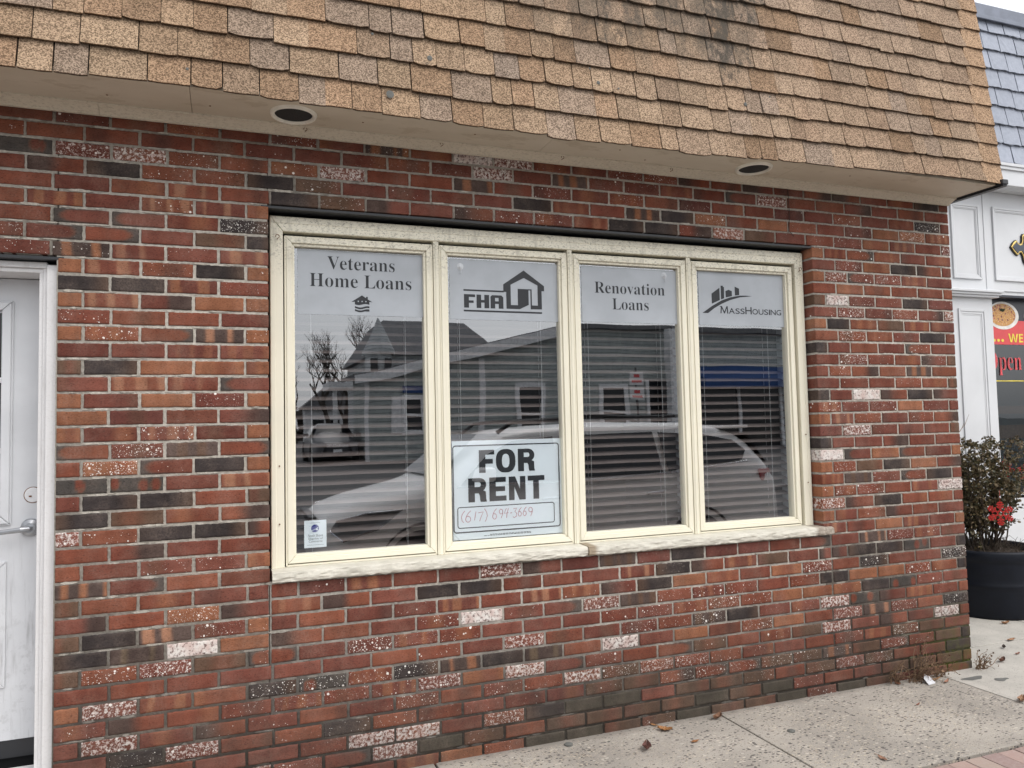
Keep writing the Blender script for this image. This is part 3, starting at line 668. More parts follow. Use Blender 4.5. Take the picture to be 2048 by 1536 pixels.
me.polygons.foreach_set('material_index', np.concatenate([np.zeros(len(BF)), np.ones(len(mf))]).astype(np.int32))
me.update(calc_edges=True)
pad = len(mv)
a_ = me.attributes.new('bcol', 'FLOAT_COLOR', 'POINT')
a_.data.foreach_set('color', np.concatenate([np.c_[BC, np.ones(nb)], np.ones((pad, 4)) * .4]).astype(np.float32).ravel())
for nm, dat in (('bspk', BS), ('bwht', BW)):
    a_ = me.attributes.new(nm, 'FLOAT', 'POINT'); a_.data.foreach_set('value', np.concatenate([dat, np.zeros(pad)]).astype(np.float32))
me.validate()
wall = bpy.data.objects.new('wall', me); link(wall, shop)

# mortar smears: ragged bed joints that bulge a little past the recess
sm = MB()
for r in range(-11, 32):
    z = ZO - CP * r
    for (a, b) in ((-1.65, XE - .02),):
        x = a
        while x < b:
            L_ = min(rnd.uniform(0.02, 0.09), b - x + .001)
            hit_w = r > -5 and r < 19 and x + L_ > WX0 - .01 and x < WX1 + .01
            hit_d = r > -1 and x < DX1
            hit_e = (r == -5 and x + L_ > WX0 and x < WX1) or (r == -1 and x < DX1 + .02)
            if not (hit_w or hit_d or hit_e) and rnd.random() < (0.55 if r < 24 else 0.2):
                h = rnd.uniform(0.0025, 0.0062); y = rnd.uniform(0.0004, 0.0038); dz = rnd.uniform(-.0022, .0022)
                n = max(2, int(L_ / .012)); top = []; bot = []
                for i in range(n + 1):
                    xx = x + L_ * i / n; e = 0.25 if i in (0, n) else 1
                    top.append((xx, z + dz + h * e * rnd.uniform(.6, 1.15))); bot.append((xx, z + dz - h * e * rnd.uniform(.6, 1.15)))
                sm.prism_xz(bot + top[::-1], y, 0.0045)
            x += L_ * rnd.uniform(0.9, 1.6)
sm.build('mortar_smears', 'mortar', wall)

# --- steel lintels, dark gaps
lm = MB(); lm.box(WX0 - .03, WX1 + .02, 0.004, 0.115, 2.476, 2.4865); lm.build('lintel', 'black_metal', shop)
lm = MB(); lm.box(DX0 - .05, DX1 + .02, 0.003, 0.10, 2.203, 2.2145); lm.build('lintel', 'black_metal', shop)

# --- cream window: casing, four sashes with panes, mullion covers
def ring(mb, x0, x1, z0, z1, w, y0, y1, gap=0.0007, wt=None, bottom=True):
    wt = wt or w; wb = w if bottom else 0.0
    o = [(x0, z0), (x1, z0), (x1, z1), (x0, z1)]; i = [(x0 + w, z0 + wb), (x1 - w, z0 + wb), (x1 - w, z1 - wt), (x0 + w, z1 - wt)]
    for k in range(4):
        if k == 0 and not bottom: continue
        k2 = (k + 1) % 4
        a, b, c, d = Vector(o[k]), Vector(o[k2]), Vector(i[k2]), Vector(i[k])
        e = (b - a).normalized() * gap
        mb.prism_xz([tuple(a + e), tuple(b - e), tuple(c - e), tuple(d + e)], y0, y1)
win = MB()
ring(win, 0.806, 3.730, 0.909, 2.461, 0.056, 0.066, 0.125, wt=0.068, bottom=False)
window = win.build('window', 'cream_vinyl', shop, bevel=0.0035)
win2 = MB(); ring(win2, 0.8085, 3.7275, 0.909, 2.459, 0.020, 0.0635, 0.068, wt=0.030, bottom=False)
win2.build('outer_casing', 'cream_vinyl', window, bevel=0.002)
bk = MB()
bk.box(0.812, 3.726, 0.1255, 0.145, 2.374, 2.4755); bk.box(0.799, 0.806, 0.085, 0.12, 0.91, 2.475); bk.box(3.731, 3.7405, 0.09, 0.12, 0.91, 2.475)
bk.build('frame_gap_shade', 'gap_shade', window)  # black strips stand in for the shade in the gap round the casing
SASH = [(0.868, 1.548), (1.579, 2.249), (2.278, 2.951), (2.981, 3.659)]
SZ0, SZ1 = 0.9115, 2.377
for i, (a, b) in enumerate(SASH):
    s_ = MB()
    ring(s_, a, b, SZ0, SZ1, 0.0085, 0.076, 0.13)
    ring(s_, a + .0085, b - .0085, SZ0 + .0135, SZ1 - .0085, 0.0235, 0.0715, 0.13)
    ring(s_, a + .032, b - .032, SZ0 + .037, SZ1 - .032, 0.0125, 0.0815, 0.13)
    sash = s_.build('sash', 'cream_vinyl', window, bevel=0.0018)
    g_ = MB(); x0, x1, z0, z1 = a + .0445, b - .0445, SZ0 + .0495, SZ1 - .0445
    g_.add([(x0 - .004, 0.1045, z0 - .004), (x1 + .004, 0.1045, z0 - .004), (x1 + .004, 0.1045, z1 + .004), (x0 - .004, 0.1045, z1 + .004)], [(0, 1, 2, 3)])
    g_.build('pane', 'window_glass', window)
for (a, b) in ((1.5505, 1.5765), (2.2515, 2.2755), (2.9535, 2.9785)):
    m_ = MB(); m_.prism_xz([(a, 0.911), (b, 0.911), (b, 2.3925), (a, 2.3925)], 0.0705, 0.13)
    m_.box(a + .008, b - .008, 0.0675, 0.0705, 0.912, 2.391)
    m_.build('mullion', 'cream_vinyl', window, bevel=0.0015)
for (a, b) in ((0.806, 0.872), (1.545, 1.583), (2.246, 2.281), (2.948, 2.984), (3.655, 3.735)):
    m_ = MB(); m_.box(a, b, 0.131, 0.225, 0.915, 2.46); m_.build('inner_jamb', 'jamb_paint', window)
m_ = MB(); m_.box(0.80, 3.74, 0.131, 0.245, 0.88, 0.93); m_.build('inner_stool', 'jamb_paint', window)
# eye hooks and screws on the casing
def hook(parent, p, flip=1, sc=1.0):
    h = MB(); pts = [(p[0], p[1], p[2]), (p[0], p[1] - .014 * sc, p[2])]
    for k in range(9):
        a = R(-90 + 290 * k / 8); pts.append((p[0] + flip * .009 * sc * math.cos(a), p[1] - .018 * sc, p[2] + .009 * sc + .009 * sc * math.sin(a)))
    h.tube(pts, .0018 * sc, 6); return h.build('hook', 'rust', parent)
hook(window, (3.695, 0.062, 2.352), -1); hook(window, (0.838, 0.062, 2.355), 1, 0.9)
for p in ((0.842, 1.352), (0.841, 1.10), (3.70, 1.42), (3.702, 1.15)):
    n_ = MB(); n_.lathe([(0.0001, 0), (.0034, .0005), (.0034, .003)], (p[0], 0.0605, p[1]), 10, axis='y'); n_.build('screw', 'rust', window)

# --- split-faced stone sill in two lengths
def stone(x0, x1, seed, plain_end=0.0):
    mb = MB(); nx = int((x1 - x0) / 0.008); prof = []
    zs = [0.866, 0.872, 0.879, 0.886, 0.893, 0.900, 0.906]
    ys = [-0.030] * 7
    rows = []
    for i in range(nx + 1):
        x = x0 + (x1 - x0) * i / nx; rough = 0.0 if x > x1 - plain_end else 1.0
        row = [(x, 0.10, 0.864)]
        for k, zz in enumerate(zs):
            nz = mnoise.fractal(Vector((x * 16 + seed, zz * 60, 0)), 1.0, 2.0, 4)
            dy = nz * 0.0055 * rough + 0.004 * rough * (abs(k - 3) / 3.0) ** 2
            dz = (mnoise.noise(Vector((x * 30, seed, k))) * 0.0018) * (1 if k in (0, 6) else 0.3) * (0.3 + rough)
            row.append((x, -0.026 + dy, zz + dz))
        row.append((x, -0.014 + 0.004 * mnoise.noise(Vector((x * 22, seed, 9))), 0.9085)); row.append((x, 0.10, 0.9115))
        rows.append(row)
    m = len(rows[0]); o = mb.add([p for r_ in rows for p in r_], [])
    for i in range(nx):
        for k in range(m - 1): mb.f.append((i * m + k, (i + 1) * m + k, (i + 1) * m + k + 1, i * m + k + 1)); mb.m.append(0)
    mb.f.append(tuple(range(m - 1, -1, -1))); mb.m.append(0); mb.f.append(tuple(nx * m + k for k in range(m))); mb.m.append(0)
    return mb.build('window_sill', 'sill_stone', shop)
stone(0.806, 2.277, 3.1)
stone(2.283, 3.738, 8.7)
e_ = MB(); e_.prism_yz([(-.027, .868), (-.024, .8985), (-.012, .905), (-0.0012, .9075), (-.0012, .8665), (-.02, .8665)], 3.7385, 3.793)
e_.build('window_sill', 'sill_stone', shop, bevel=0.003)

# --- room behind the window
rm = MB()
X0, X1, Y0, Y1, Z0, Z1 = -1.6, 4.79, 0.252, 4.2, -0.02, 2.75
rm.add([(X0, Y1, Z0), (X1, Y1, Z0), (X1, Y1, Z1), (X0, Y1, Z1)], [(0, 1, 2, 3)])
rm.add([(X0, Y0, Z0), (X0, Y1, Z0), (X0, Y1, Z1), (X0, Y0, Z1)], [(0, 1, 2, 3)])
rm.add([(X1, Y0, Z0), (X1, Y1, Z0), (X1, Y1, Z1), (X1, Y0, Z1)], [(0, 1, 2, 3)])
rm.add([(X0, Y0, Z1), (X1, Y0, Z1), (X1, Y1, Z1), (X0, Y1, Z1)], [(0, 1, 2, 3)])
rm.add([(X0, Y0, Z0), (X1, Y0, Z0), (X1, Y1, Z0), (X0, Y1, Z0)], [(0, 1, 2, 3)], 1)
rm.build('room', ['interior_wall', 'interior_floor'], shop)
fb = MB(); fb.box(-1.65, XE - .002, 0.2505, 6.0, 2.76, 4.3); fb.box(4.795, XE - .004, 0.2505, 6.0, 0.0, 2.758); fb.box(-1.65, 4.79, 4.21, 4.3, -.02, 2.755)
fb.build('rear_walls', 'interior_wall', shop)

# --- door, recessed in its old white frame
fr = MB()
fr.box(-0.0455, -0.0055, 0.035, 0.235, -0.02, 2.188)
door_frame = fr.build('door_frame', 'old_white', shop, bevel=0.003)
f2 = MB(); f2.box(-0.0605, -0.046, 0.052, 0.235, 0.21, 2.188); f2.box(-0.0755, -0.061, 0.060, 0.20, 0.212, 2.170)
f2.build('door_stop', 'old_white', door_frame, bevel=0.002)
f3 = MB(); f3.box(DX0 + .002, -0.046, 0.045, 0.235, 2.175, 2.199); f3.box(DX0 + .002, -0.061, 0.058, 0.235, 2.158, 2.1745)
f3.build('door_head', 'old_white', door_frame, bevel=0.002)
gp = MB(); gp.box(DX0 + .002, -0.004, 0.2365, 0.25, -0.02, 2.21); gp.build('door_gap_shade', 'gap_shade', shop)  # near-black sheet behind the door stands in for shade in its gaps
DY = 0.205
d_ = MB(); d_.box(-0.985, -0.0785, DY, DY + .03, 0.295, 2.155)
door = d_.build('door', 'door_paint', shop, bevel=0.002)
l_ = MB(); ring(l_, -0.85, -0.199, 1.154, 2.056, 0.034, DY - .016, DY); ring(l_, -0.857, -0.192, 1.147, 2.063, 0.0085, DY - .009, DY)
l_.build('glazing_frame', 'door_paint', door, bevel=0.005)
l_ = MB(); l_.box(-0.815, -0.232, DY - .004, DY - .002, 1.19, 2.012); l_.build('glazing', 'window_dark', door)
l_ = MB()
for z in (1.45, 1.736): l_.box(-0.815, -0.232, DY - .012, DY - .0045, z - .011, z + .011)
l_.box(-0.52, -0.495, DY - .011, DY - .0045, 1.19, 2.012)
l_.build('muntin', 'door_paint', door, bevel=0.003)
l_ = MB(); ring(l_, -0.47, -0.207, 0.505, 1.003, 0.022, DY - .009, DY); ring(l_, -0.45, -0.226, 0.525, 0.983, 0.010, DY - .004, DY)
l_.build('panel_moulding', 'door_paint', door, bevel=0.004)
l_ = MB(); l_.lathe([(.0001, -.022), (.020, -.022), (.034, -.012), (.037, 0.0)], (-0.125, DY, 1.134), 32, axis='y')
l_.tube([(-0.125, DY - .02, 1.134), (-0.125, DY - .05, 1.134), (-0.148, DY - .056, 1.132), (-0.235, DY - .052, 1.124)], [.011, .011, .011, .009], 10)
l_.build('handle', 'steel_brushed', door, smooth=False, bevel=0.001)
l_ = MB(); l_.lathe([(.0001, -.004), (.028, -.004), (.0305, -.002), (.0305, 0)], (-0.118, DY, 1.266), 32, axis='y')
l_.build('deadbolt', 'white_paint', door)
l_ = MB(); l_.lathe([(.0305, -.001), (.0335, -.001), (.0335, 0)], (-0.118, DY, 1.266), 32, axis='y'); l_.box(-.132, -.122, DY - .006, DY - .004, 1.258, 1.264); l_.build('deadbolt_ring', 'rust', door)
l_ = MB(); l_.box(-0.985, -0.0785, DY + .004, DY + .02, 0.225, 0.2945); l_.build('under_door_shade', 'black_metal', door)  # black strip stands in for the shaded gap below the door leaf
th = MB(); th.box(DX0 + .01, -0.0615, 0.02, 0.16, 0.0, 0.205); th.build('threshold', 'old_white', shop, bevel=0.006)

# --- soffit with its crown trim, recessed lights, hooks and drip edge
SF = -0.325
so = MB(); edges = [-1.7, 0.494, 2.05, 3.45, 4.80]
for i in range(4): so.box(edges[i] + .0008, edges[i + 1] - .0008, SF, 0.004, 2.832, 2.848)
soffit = so.build('soffit', 'soffit_paint', shop, bevel=0.001)
tr = MB()
te = [-1.7, 0.145, 3.0, 4.806]
for i in range(3):
    tr.prism_yz([(-.070, 2.8315), (-.068, 2.826), (-.052, 2.823), (-.034, 2.815), (-.018, 2.807), (-.015, 2.801), (-.002, 2.801), (-.002, 2.8315)], te[i] + .0006, te[i + 1] - .0006)
tr.build('crown_trim', 'trim_paint', soffit)
dp = MB(); dp.box(4.8005, 4.846, SF - .045, 0.06, 2.829, 2.858); dp.box(4.806, 4.842, SF - .040, 0.05, 2.818, 2.829)
dp.build('drip_edge', 'black_metal', soffit, bevel=0.004)
for cx, cy in ((0.892, -0.178), (3.230, -0.170)):
    li = MB(); li.lathe([(.076, .0), (.078, -.008), (.084, -.012), (.092, -.010), (.096, 0.0)], (cx, cy, 2.832), 48)
    lg = li.build('recessed_light', 'light_ring', shop, smooth=True)
    li = MB(); li.lathe([(.0001, .0), (.079, .0)], (cx, cy, 2.8305), 48); li.build('grille', 'grille_mesh', lg)
for u, v in ((610, 253), (881, 284), (1122, 313), (1339, 336)):
    p = on_y(u, v, -0.04); hook(shop, (p.x, -0.045, 2.812), 1, 0.8)

for u, v in ((726, 245), (950, 269), (1240, 300), (1290, 320), (1700, 352), (420, 212), (214, 190)):
    d = _r * ((u - 1024) / FPX) - _u * ((v - 768) / FPX) + _f; p = CAM + d * ((2.8315 - CAM.z) / d.z)
    n_ = MB(); n_.lathe([(.0001, -.0015), (.004, -.001), (.0048, 0)], (p.x, min(-.08, p.y), 2.8318), 8); n_.build('nail_head', 'rust', soffit)

# --- tan shingle mansard
SL = 0.0998
sagx = [-1.7, -0.1, 0.43, 1.0, 1.75, 2.24, 2.78, 3.38, 4.05, 4.83]; sagz = [2.80, 2.809, 2.825, 2.812, 2.796, 2.794, 2.796, 2.818, 2.831, 2.846]
EXP = 0.1192
SH = [(0.335, 0.228, 0.145), (0.37, 0.262, 0.175), (0.315, 0.20, 0.122), (0.29, 0.22, 0.17), (0.35, 0.25, 0.165), (0.25, 0.175, 0.12), (0.30, 0.238, 0.195)]
sv, sf, sc, ss = [], [], [], []
def slab(pts, col, st, back=0.02):
    """pts: front outline, bottom-left, bottom..., top; closed to the back"""
    o = len(sv); n = len(pts)
    sv.extend(pts); sv.extend([(p[0], p[1] + back, p[2]) for p in pts])
    sf.append(tuple(range(o, o + n)))
    for i in range(n):
        j = (i + 1) % n; sf.append((o + i, o + i + n, o + j + n, o + j))
    sc.extend([(*col, 1)] * n + [(col[0] * .12, col[1] * .12, col[2] * .12, 1)] * n); ss.extend([st] * (2 * n))
def roof_y(z): return -0.345 + SL * (z - 2.83)
sr = random.Random(5)
def stain_at(x, z):
    s_ = 0.0
    for cx, w_, zt, zb in ((2.98, 0.09, 9, 3.22), (2.70, 0.14, 9, 3.30), (3.14, 0.07, 9, 3.14), (2.45, .2, 9, 3.40), (1.45, 0.10, 9, 3.05), (2.35, 0.2, 9, 3.32), (2.1, 0.25, 9, 3.5)):
        if z > zb: s_ = max(s_, math.exp(-((x - cx) / w_) ** 2) * (1.0 if cx > 2.9 else 0.66))
    return s_
def fade(z): return max(0.0, 1 - (z - 2.83) / 0.6)
for k in range(15):
    zb0 = 2.838 + EXP * k
    x = -1.7 - sr.uniform(0, .1)
    xend = 4.695
    while x < xend:
        w_ = sr.choice([.095, .105, .115, .125, .14, .16, .18]) * (1.0 if x > 1.0 else 1.08)
        x1 = min(x + w_, xend)
        if xend - x1 < 0.05: x1 = xend
        gap = sr.uniform(0.0016, 0.0032) if sr.random() < 0.68 else 0.0003
        drop = sr.uniform(-.0025, .0025) - (0.006 if sr.random() < 0.12 else 0)
        sg = (np.interp((x + x1) / 2, sagx, sagz) - 2.825) * fade(zb0)
        zb = zb0 + sg + drop - .013; zt = zb0 + sg + EXP + 0.008
        n = 5; lift = sr.uniform(0.012, 0.018) if gap > .001 else 0.014
        rad = 0.012 if sr.random() < 0.35 else 0.003
        bot = []
        for i in range(n + 1):
            xx = x + gap + (x1 - x - 2 * gap) * i / n
            zz = zb + sr.uniform(-.0013, .0013) + (rad if i in (0, n) and gap > .001 else 0) * 0.6
            bot.append((xx, roof_y(zz) - lift, zz))
        pts = bot + [(x1 - gap, roof_y(zt) + .004, zt), (x + gap, roof_y(zt) + .004, zt)]
        base = SH[min(len(SH) - 1, int(abs(sr.gauss(0, 2.6))))]
        rt = min(1.0, max(0.0, (x - 1.6) / 1.6)) * 0.45
        base = tuple((1 - rt) * a + rt * b for a, b in zip(base, (0.34, 0.255, 0.195)))
        if k > 4: base = tuple(0.55 * a + 0.45 * b for a, b in zip(base, (0.33, 0.245, 0.185)))
        if sr.random() < 0.10: base = (0.26, 0.165, 0.10)
        base = tuple(0.68 * a + 0.32 * b for a, b in zip(base, (0.295, 0.215, 0.152)))
        f_ = sr.uniform(0.82, 1.06)
        slab(pts, tuple(c * f_ for c in base), min(1.0, stain_at((x + x1) / 2, zb0 + .06) * sr.uniform(.55, 1.25)), 0.014)
        x = x1
ZT = 2.838 + EXP * 15
sbk = len(sv)
backing = MB()
backing.prism_yz([(-.336, 2.849), (0.0, 2.849), (0.3, 2.86), (0.3, ZT), (roof_y(ZT) + .012, ZT)], -1.7, 4.825)
for p in backing.v: sv.append(p); sc.append((0.02, 0.018, 0.016, 1)); ss.append(0)
for f in backing.f: sf.append(tuple(sbk + i for i in f))
rb = MB(); rb.v = sv; rb.f = sf; rb.m = [0] * len(sf)
roof = rb.build('mansard_roof', 'asphalt_shingle', shop, attrs={'bcol': ('FLOAT_COLOR', 'POINT', sc), 'bstain': ('FLOAT', 'POINT', ss)})
sv, sf, sc, ss = [], [], [], []
for k in range(15):
    zb0 = 2.846 + EXP * k; f_ = sr.uniform(0.9, 1.1); col = tuple(c * f_ for c in (0.36, 0.245, 0.16))
    zt = zb0 + EXP + .012
    for (xa, xb, ya) in ((4.672 + sr.uniform(-.003, .003), 4.834, 0.0),):
        z0, z1 = zb0 - .012, zt
        n = 4; fr_ = []; 
        bl = [(xa + .004, roof_y(z0 + .012) - .010, z0 + .012), (xa + .02, roof_y(z0) - .0135, z0 + .002)] + [(xa + (xb - xa) * q, roof_y(z0) - .015, z0) for q in (0.4, 0.7, 0.93)] + [(xb, roof_y(z0) - .008, z0)]
        slab(bl + [(xb, roof_y(z1) + .001, z1), (xa + .004, roof_y(z1) - .004, z1)], col, 0.0, 0.012)
        slab([(xb + .0005, roof_y(z0) - .008, z0), (xb + .008, roof_y(z0) + .004, z0), (xb + .006, roof_y(z1) + .012, z1), (xb + .0005, roof_y(z1) + .001, z1)], col, 0, 0.16)
hb = MB(); hb.v = sv; hb.f = sf; hb.m = [0] * len(sf)
hb.build('hip_shingles', 'asphalt_shingle', roof, attrs={'bcol': ('FLOAT_COLOR', 'POINT', sc), 'bstain': ('FLOAT', 'POINT', ss)})
cp = MB(); cp.box(-1.7, 4.84, roof_y(ZT) - .03, 0.32, ZT, ZT + .06); cp.build('roof_cap', 'black_metal', roof, bevel=0.004)
for u, v, r_ in ((778, 193, .017), (859, 117, .012), (1196, 166, .009), (1490, 209, .010), (745, 67, .006), (1180, 136, .005), (375, 143, .006), (1236, 178, .005), (1540, 193, .005), (1674, 11, .005)):
    p = on_y(u, v, -0.33)
    ns = MB(); ns.lathe([(.0001, -.0012), (r_ * .7, -.0012), (r_, 0.0)], (p.x, roof_y(p.z) - .0145, p.z), 9, axis='y'); ns.build('tar_spot', 'gum_grey', roof)

# ================================================================== things in the window
SY = 0.112
def poster(name, x0, x1, z0, z1, paper, label, cat, th=0.0015, y=None, origin=None):
    y = SY if y is None else y
    mb = MB(); mb.box(x0, x1, y, y + th, z0, z1)
    o = mb.build(name, paper, None, origin=((x0 + x1) / 2, y, z0)); tag(o, label, cat); return o
LSG = 'loan signs along the top of the window'
SY_IN = SY; SY = 0.1035 - 0.0016
# veterans sign
s1 = poster('window_sign', 0.927, 1.506, 2.030, 2.326, 'sign_grey_paper', 'grey window sign reading Veterans Home Loans with a small flag house', 'sign')
mb = MB(); y = SY - .0008
text_into(mb, 'Veterans', (1.059, 1.370, 2.239, 2.299), y, style=SERIF, offset=-.008)
text_into(mb, 'Home Loans', (0.980, 1.449, 2.157, 2.218), y, style=SERIF, offset=-.008)
mb.build('lettering', 'ink_black', s1)
mb = MB()
mb.flat([(1.166, 2.092), (1.215, 2.124), (1.234, 2.1115), (1.234, 2.118), (1.242, 2.118), (1.242, 2.106), (1.264, 2.093), (1.249, 2.0945), (1.249, 2.083)] + [(1.249 - .067 * q / 8, 2.081 + .003 * math.sin(q / 8 * 6.28)) for q in range(9)] + [(1.182, 2.0935)], y)
for zz in (2.0665, 2.0525):
    mb.flat([(1.182 + .067 * q / 10, zz + .0042 + .0035 * math.sin(q / 10 * 6.28 + 2.4)) for q in range(11)] + [(1.249 - .067 * q / 10, zz - .0042 + .0035 * math.sin((10 - q) / 10 * 6.28 + 2.4)) for q in range(11)], y)
mb.flat([(1.182, 2.0495), (1.249, 2.0495), (1.249, 2.0535), (1.182, 2.0535)], y - .0002)
for cx in (1.198, 1.2155, 1.233):
    mb.flat([(cx + (.0048 if q % 2 == 0 else .002) * math.sin(q * math.pi / 5), 2.0955 + (.0048 if q % 2 == 0 else .002) * math.cos(q * math.pi / 5)) for q in range(10)], y - .0004, 1)
mb.build('flag_house_mark', ['ink_black', 'sign_grey_paper'], s1)
# FHA sign
s2 = poster('window_sign', 1.636, 2.207, 2.026, 2.321, 'sign_grey_paper', 'grey window sign with the letters FHA and an open-door house outline', 'sign')
mb = MB()
mb.flat([(1.706, 2.166), (1.914, 2.166), (1.914, 2.174), (1.706, 2.174)], y)
mb.flat([(1.706, 2.065), (2.117, 2.065), (2.117, 2.0735), (1.706, 2.0735)], y)
for poly in ([(1.708, 2.084), (1.733, 2.084), (1.733, 2.108), (1.757, 2.108), (1.757, 2.120), (1.733, 2.120), (1.733, 2.137), (1.765, 2.137), (1.765, 2.150), (1.708, 2.150)],
             [(1.772, 2.084), (1.796, 2.084), (1.796, 2.111), (1.812, 2.111), (1.812, 2.084), (1.837, 2.084), (1.837, 2.150), (1.812, 2.150), (1.812, 2.124), (1.796, 2.124), (1.796, 2.150), (1.772, 2.150)],
             [(1.844, 2.084), (1.868, 2.084), (1.868, 2.107), (1.886, 2.107), (1.886, 2.120), (1.868, 2.120), (1.868, 2.137), (1.886, 2.137), (1.886, 2.084), (1.911, 2.084), (1.911, 2.140), (1.901, 2.150), (1.852, 2.150), (1.844, 2.142)]):
    mb.flat(poly, y)
mb.build('lettering', 'ink_black', s2)
mb = MB()
mb.flat([(1.912, 2.169), (1.912, 2.206), (2.022, 2.281), (2.131, 2.206), (2.131, 2.180), (2.117, 2.180), (2.117, 2.088), (2.095, 2.088), (2.095, 2.208), (2.022, 2.243), (1.951, 2.206), (1.951, 2.1045), (1.988, 2.1045), (1.988, 2.187), (2.046, 2.187), (2.046, 2.108), (1.998, 2.085), (1.927, 2.085), (1.927, 2.169)], y)
mb.flat([(2.056, 2.086), (2.117, 2.0875), (2.117, 2.106), (2.063, 2.106), (2.063, 2.187), (2.045, 2.187), (2.045, 2.181), (2.056, 2.181)], y - .0002)
mb.build('house_mark', 'ink_black', s2)
# renovation sign
s3 = poster('window_sign', 2.340, 2.916, 2.032, 2.322, 'sign_grey_paper', 'grey window sign reading Renovation Loans', 'sign')
mb = MB()
text_into(mb, 'Renovation', (2.415, 2.833, 2.184, 2.244), y, style=SERIF, offset=-.008)
text_into(mb, 'Loans', (2.516, 2.732, 2.1, 2.159), y, style=SERIF, offset=-.008)
mb.build('lettering', 'ink_black', s3)
# MassHousing sign
s4 = poster('window_sign', 3.046, 3.622, 2.033, 2.330, 'sign_grey_paper', 'grey window sign reading MassHousing under a skyline on a swoosh', 'sign')
mb = MB()
xx = 3.184
for ch, w_, h_ in (('M', .052, .041), ('A', .040, .031), ('S', .029, .031), ('S', .029, .031), ('H', .044, .041), ('O', .038, .031), ('U', .034, .031), ('S', .029, .031), ('I', .008, .031), ('N', .036, .031), ('G', .034, .031)):
    if ch == 'M':
        mb.flat([(xx + a * w_, 2.1005 + b * h_) for a, b in ((0, 0), (.13, 0), (.19, .70), (.45, 0), (.56, 0), (.81, .70), (.85, 0), (1, 0), (.94, 1), (.79, 1), (.505, .26), (.22, 1), (-.06, 1), (-.06, .9), (.07, .88))], y)
    else: text_into(mb, ch, (xx, xx + w_ * .98, 2.1005, 2.1005 + h_), y, offset=.007)
    xx += w_ + .0039
mb.build('lettering', 'ink_black', s4)
mb = MB()
for poly in ([(3.130, 2.208), (3.183, 2.243), (3.183, 2.174), (3.130, 2.152)], [(3.191, 2.255), (3.206, 2.255), (3.206, 2.248), (3.213, 2.248), (3.212, 2.185), (3.191, 2.178)],
             [(3.222, 2.226), (3.243, 2.234), (3.264, 2.227), (3.264, 2.199), (3.222, 2.190)], [(3.284, 2.253), (3.313, 2.243), (3.313, 2.207), (3.284, 2.203)]):
    mb.flat(poly, y)
up = [(3.068, 2.0995), (3.128, 2.138), (3.193, 2.172), (3.252, 2.192), (3.318, 2.204), (3.36, 2.2055), (3.400, 2.2035)]; dn = [(3.36, 2.199), (3.318, 2.1945), (3.252, 2.177), (3.193, 2.153), (3.144, 2.127), (3.104, 2.0995)]
mb.flat(up + dn, y)
mb.build('skyline_mark', 'ink_black', s4)
# for rent sign
SY = SY_IN; y = SY - .0008
s5 = poster('for_rent_sign', 1.6365, 2.204, 0.966, 1.438, 'sign_white', 'white FOR RENT sign with a red handwritten phone number', 'sign')
mb = MB()
frame_line(mb, rrect(1.6405, 2.192, 1.001, 1.414, .013), .0058, y)
frame_line(mb, rrect(1.660, 2.161, 1.022, 1.120, .011), .0042, y)
def blockO(mb, x0, x1, z0, z1, wx, wz):
    cx, cz = (x0 + x1) / 2, (z0 + z1) / 2; n = 36
    def se(a, rx, rz, p=.8): return (cx + rx * math.copysign(abs(math.cos(a)) ** p, math.cos(a)), cz + rz * math.copysign(abs(math.sin(a)) ** p, math.sin(a)))
    for k in range(n):
        a, b = 2 * math.pi * k / n, 2 * math.pi * (k + 1) / n
        mb.flat([se(a, (x1 - x0) / 2, (z1 - z0) / 2), se(b, (x1 - x0) / 2, (z1 - z0) / 2), se(b, (x1 - x0) / 2 - wx, (z1 - z0) / 2 - wz), se(a, (x1 - x0) / 2 - wx, (z1 - z0) / 2 - wz)], y)
def L_(x0, x1, z0, z1):
    return lambda pts: [(x0 + (x1 - x0) * a, z0 + (z1 - z0) * b) for a, b in pts]
def letR(mb, x0, x1, z0, z1):
    q = L_(x0, x1, z0, z1)
    arc = lambda cx, cz, rx, rz, a0, a1, n=10: [(cx + rx * math.cos(R(a0 + (a1 - a0) * k / n)), cz + rz * math.sin(R(a0 + (a1 - a0) * k / n))) for k in range(n + 1)]
    mb.flat(q([(0, 0), (.35, 0), (.35, 1), (0, 1)]), y)
    o = arc(.60, .715, .38, .285, 90, -90); i = arc(.58, .725, .10, .10, 90, -90)
    out = [(.35, 1.0)] + o + [(.35, .43)]; inn = [(.35, .825)] + i + [(.35, .625)]
    for k in range(len(out) - 1): mb.flat(q([out[k], out[k + 1], inn[k + 1], inn[k]]), y)
    mb.flat(q([(.35, .43), (.50, .43), (.75, .50), (.95, .42), (.96, .12), (1.0, 0), (.66, 0), (.63, .10), (.62, .26), (.55, .36), (.35, .36)]), y - .0002)
box = L_(1.771, 1.850, 1.281, 1.391)
mb.flat(box([(0, 0), (.42, 0), (.42, .39), (.90, .39), (.90, .60), (.42, .60), (.42, .79), (1, .79), (1, 1), (0, 1)]), y)
blockO(mb, 1.858, 1.960, 1.278, 1.393, .0315, .024); letR(mb, 1.973, 2.063, 1.281, 1.391)
letR(mb, 1.7145, 1.808, 1.142, 1.257)
box = L_(1.8215, 1.909, 1.142, 1.257)
mb.flat(box([(0, 0), (1, 0), (1, .21), (.38, .21), (.38, .405), (.93, .405), (.93, .605), (.38, .605), (.38, .79), (.98, .79), (.98, 1), (0, 1)]), y)
box = L_(1.9225, 2.010, 1.142, 1.257)
mb.flat(box([(0, 0), (.33, 0), (.33, .56), (.62, 0), (1, 0), (1, 1), (.67, 1), (.67, .46), (.38, 1), (0, 1)]), y)
box = L_(2.0225, 2.112, 1.142, 1.257)
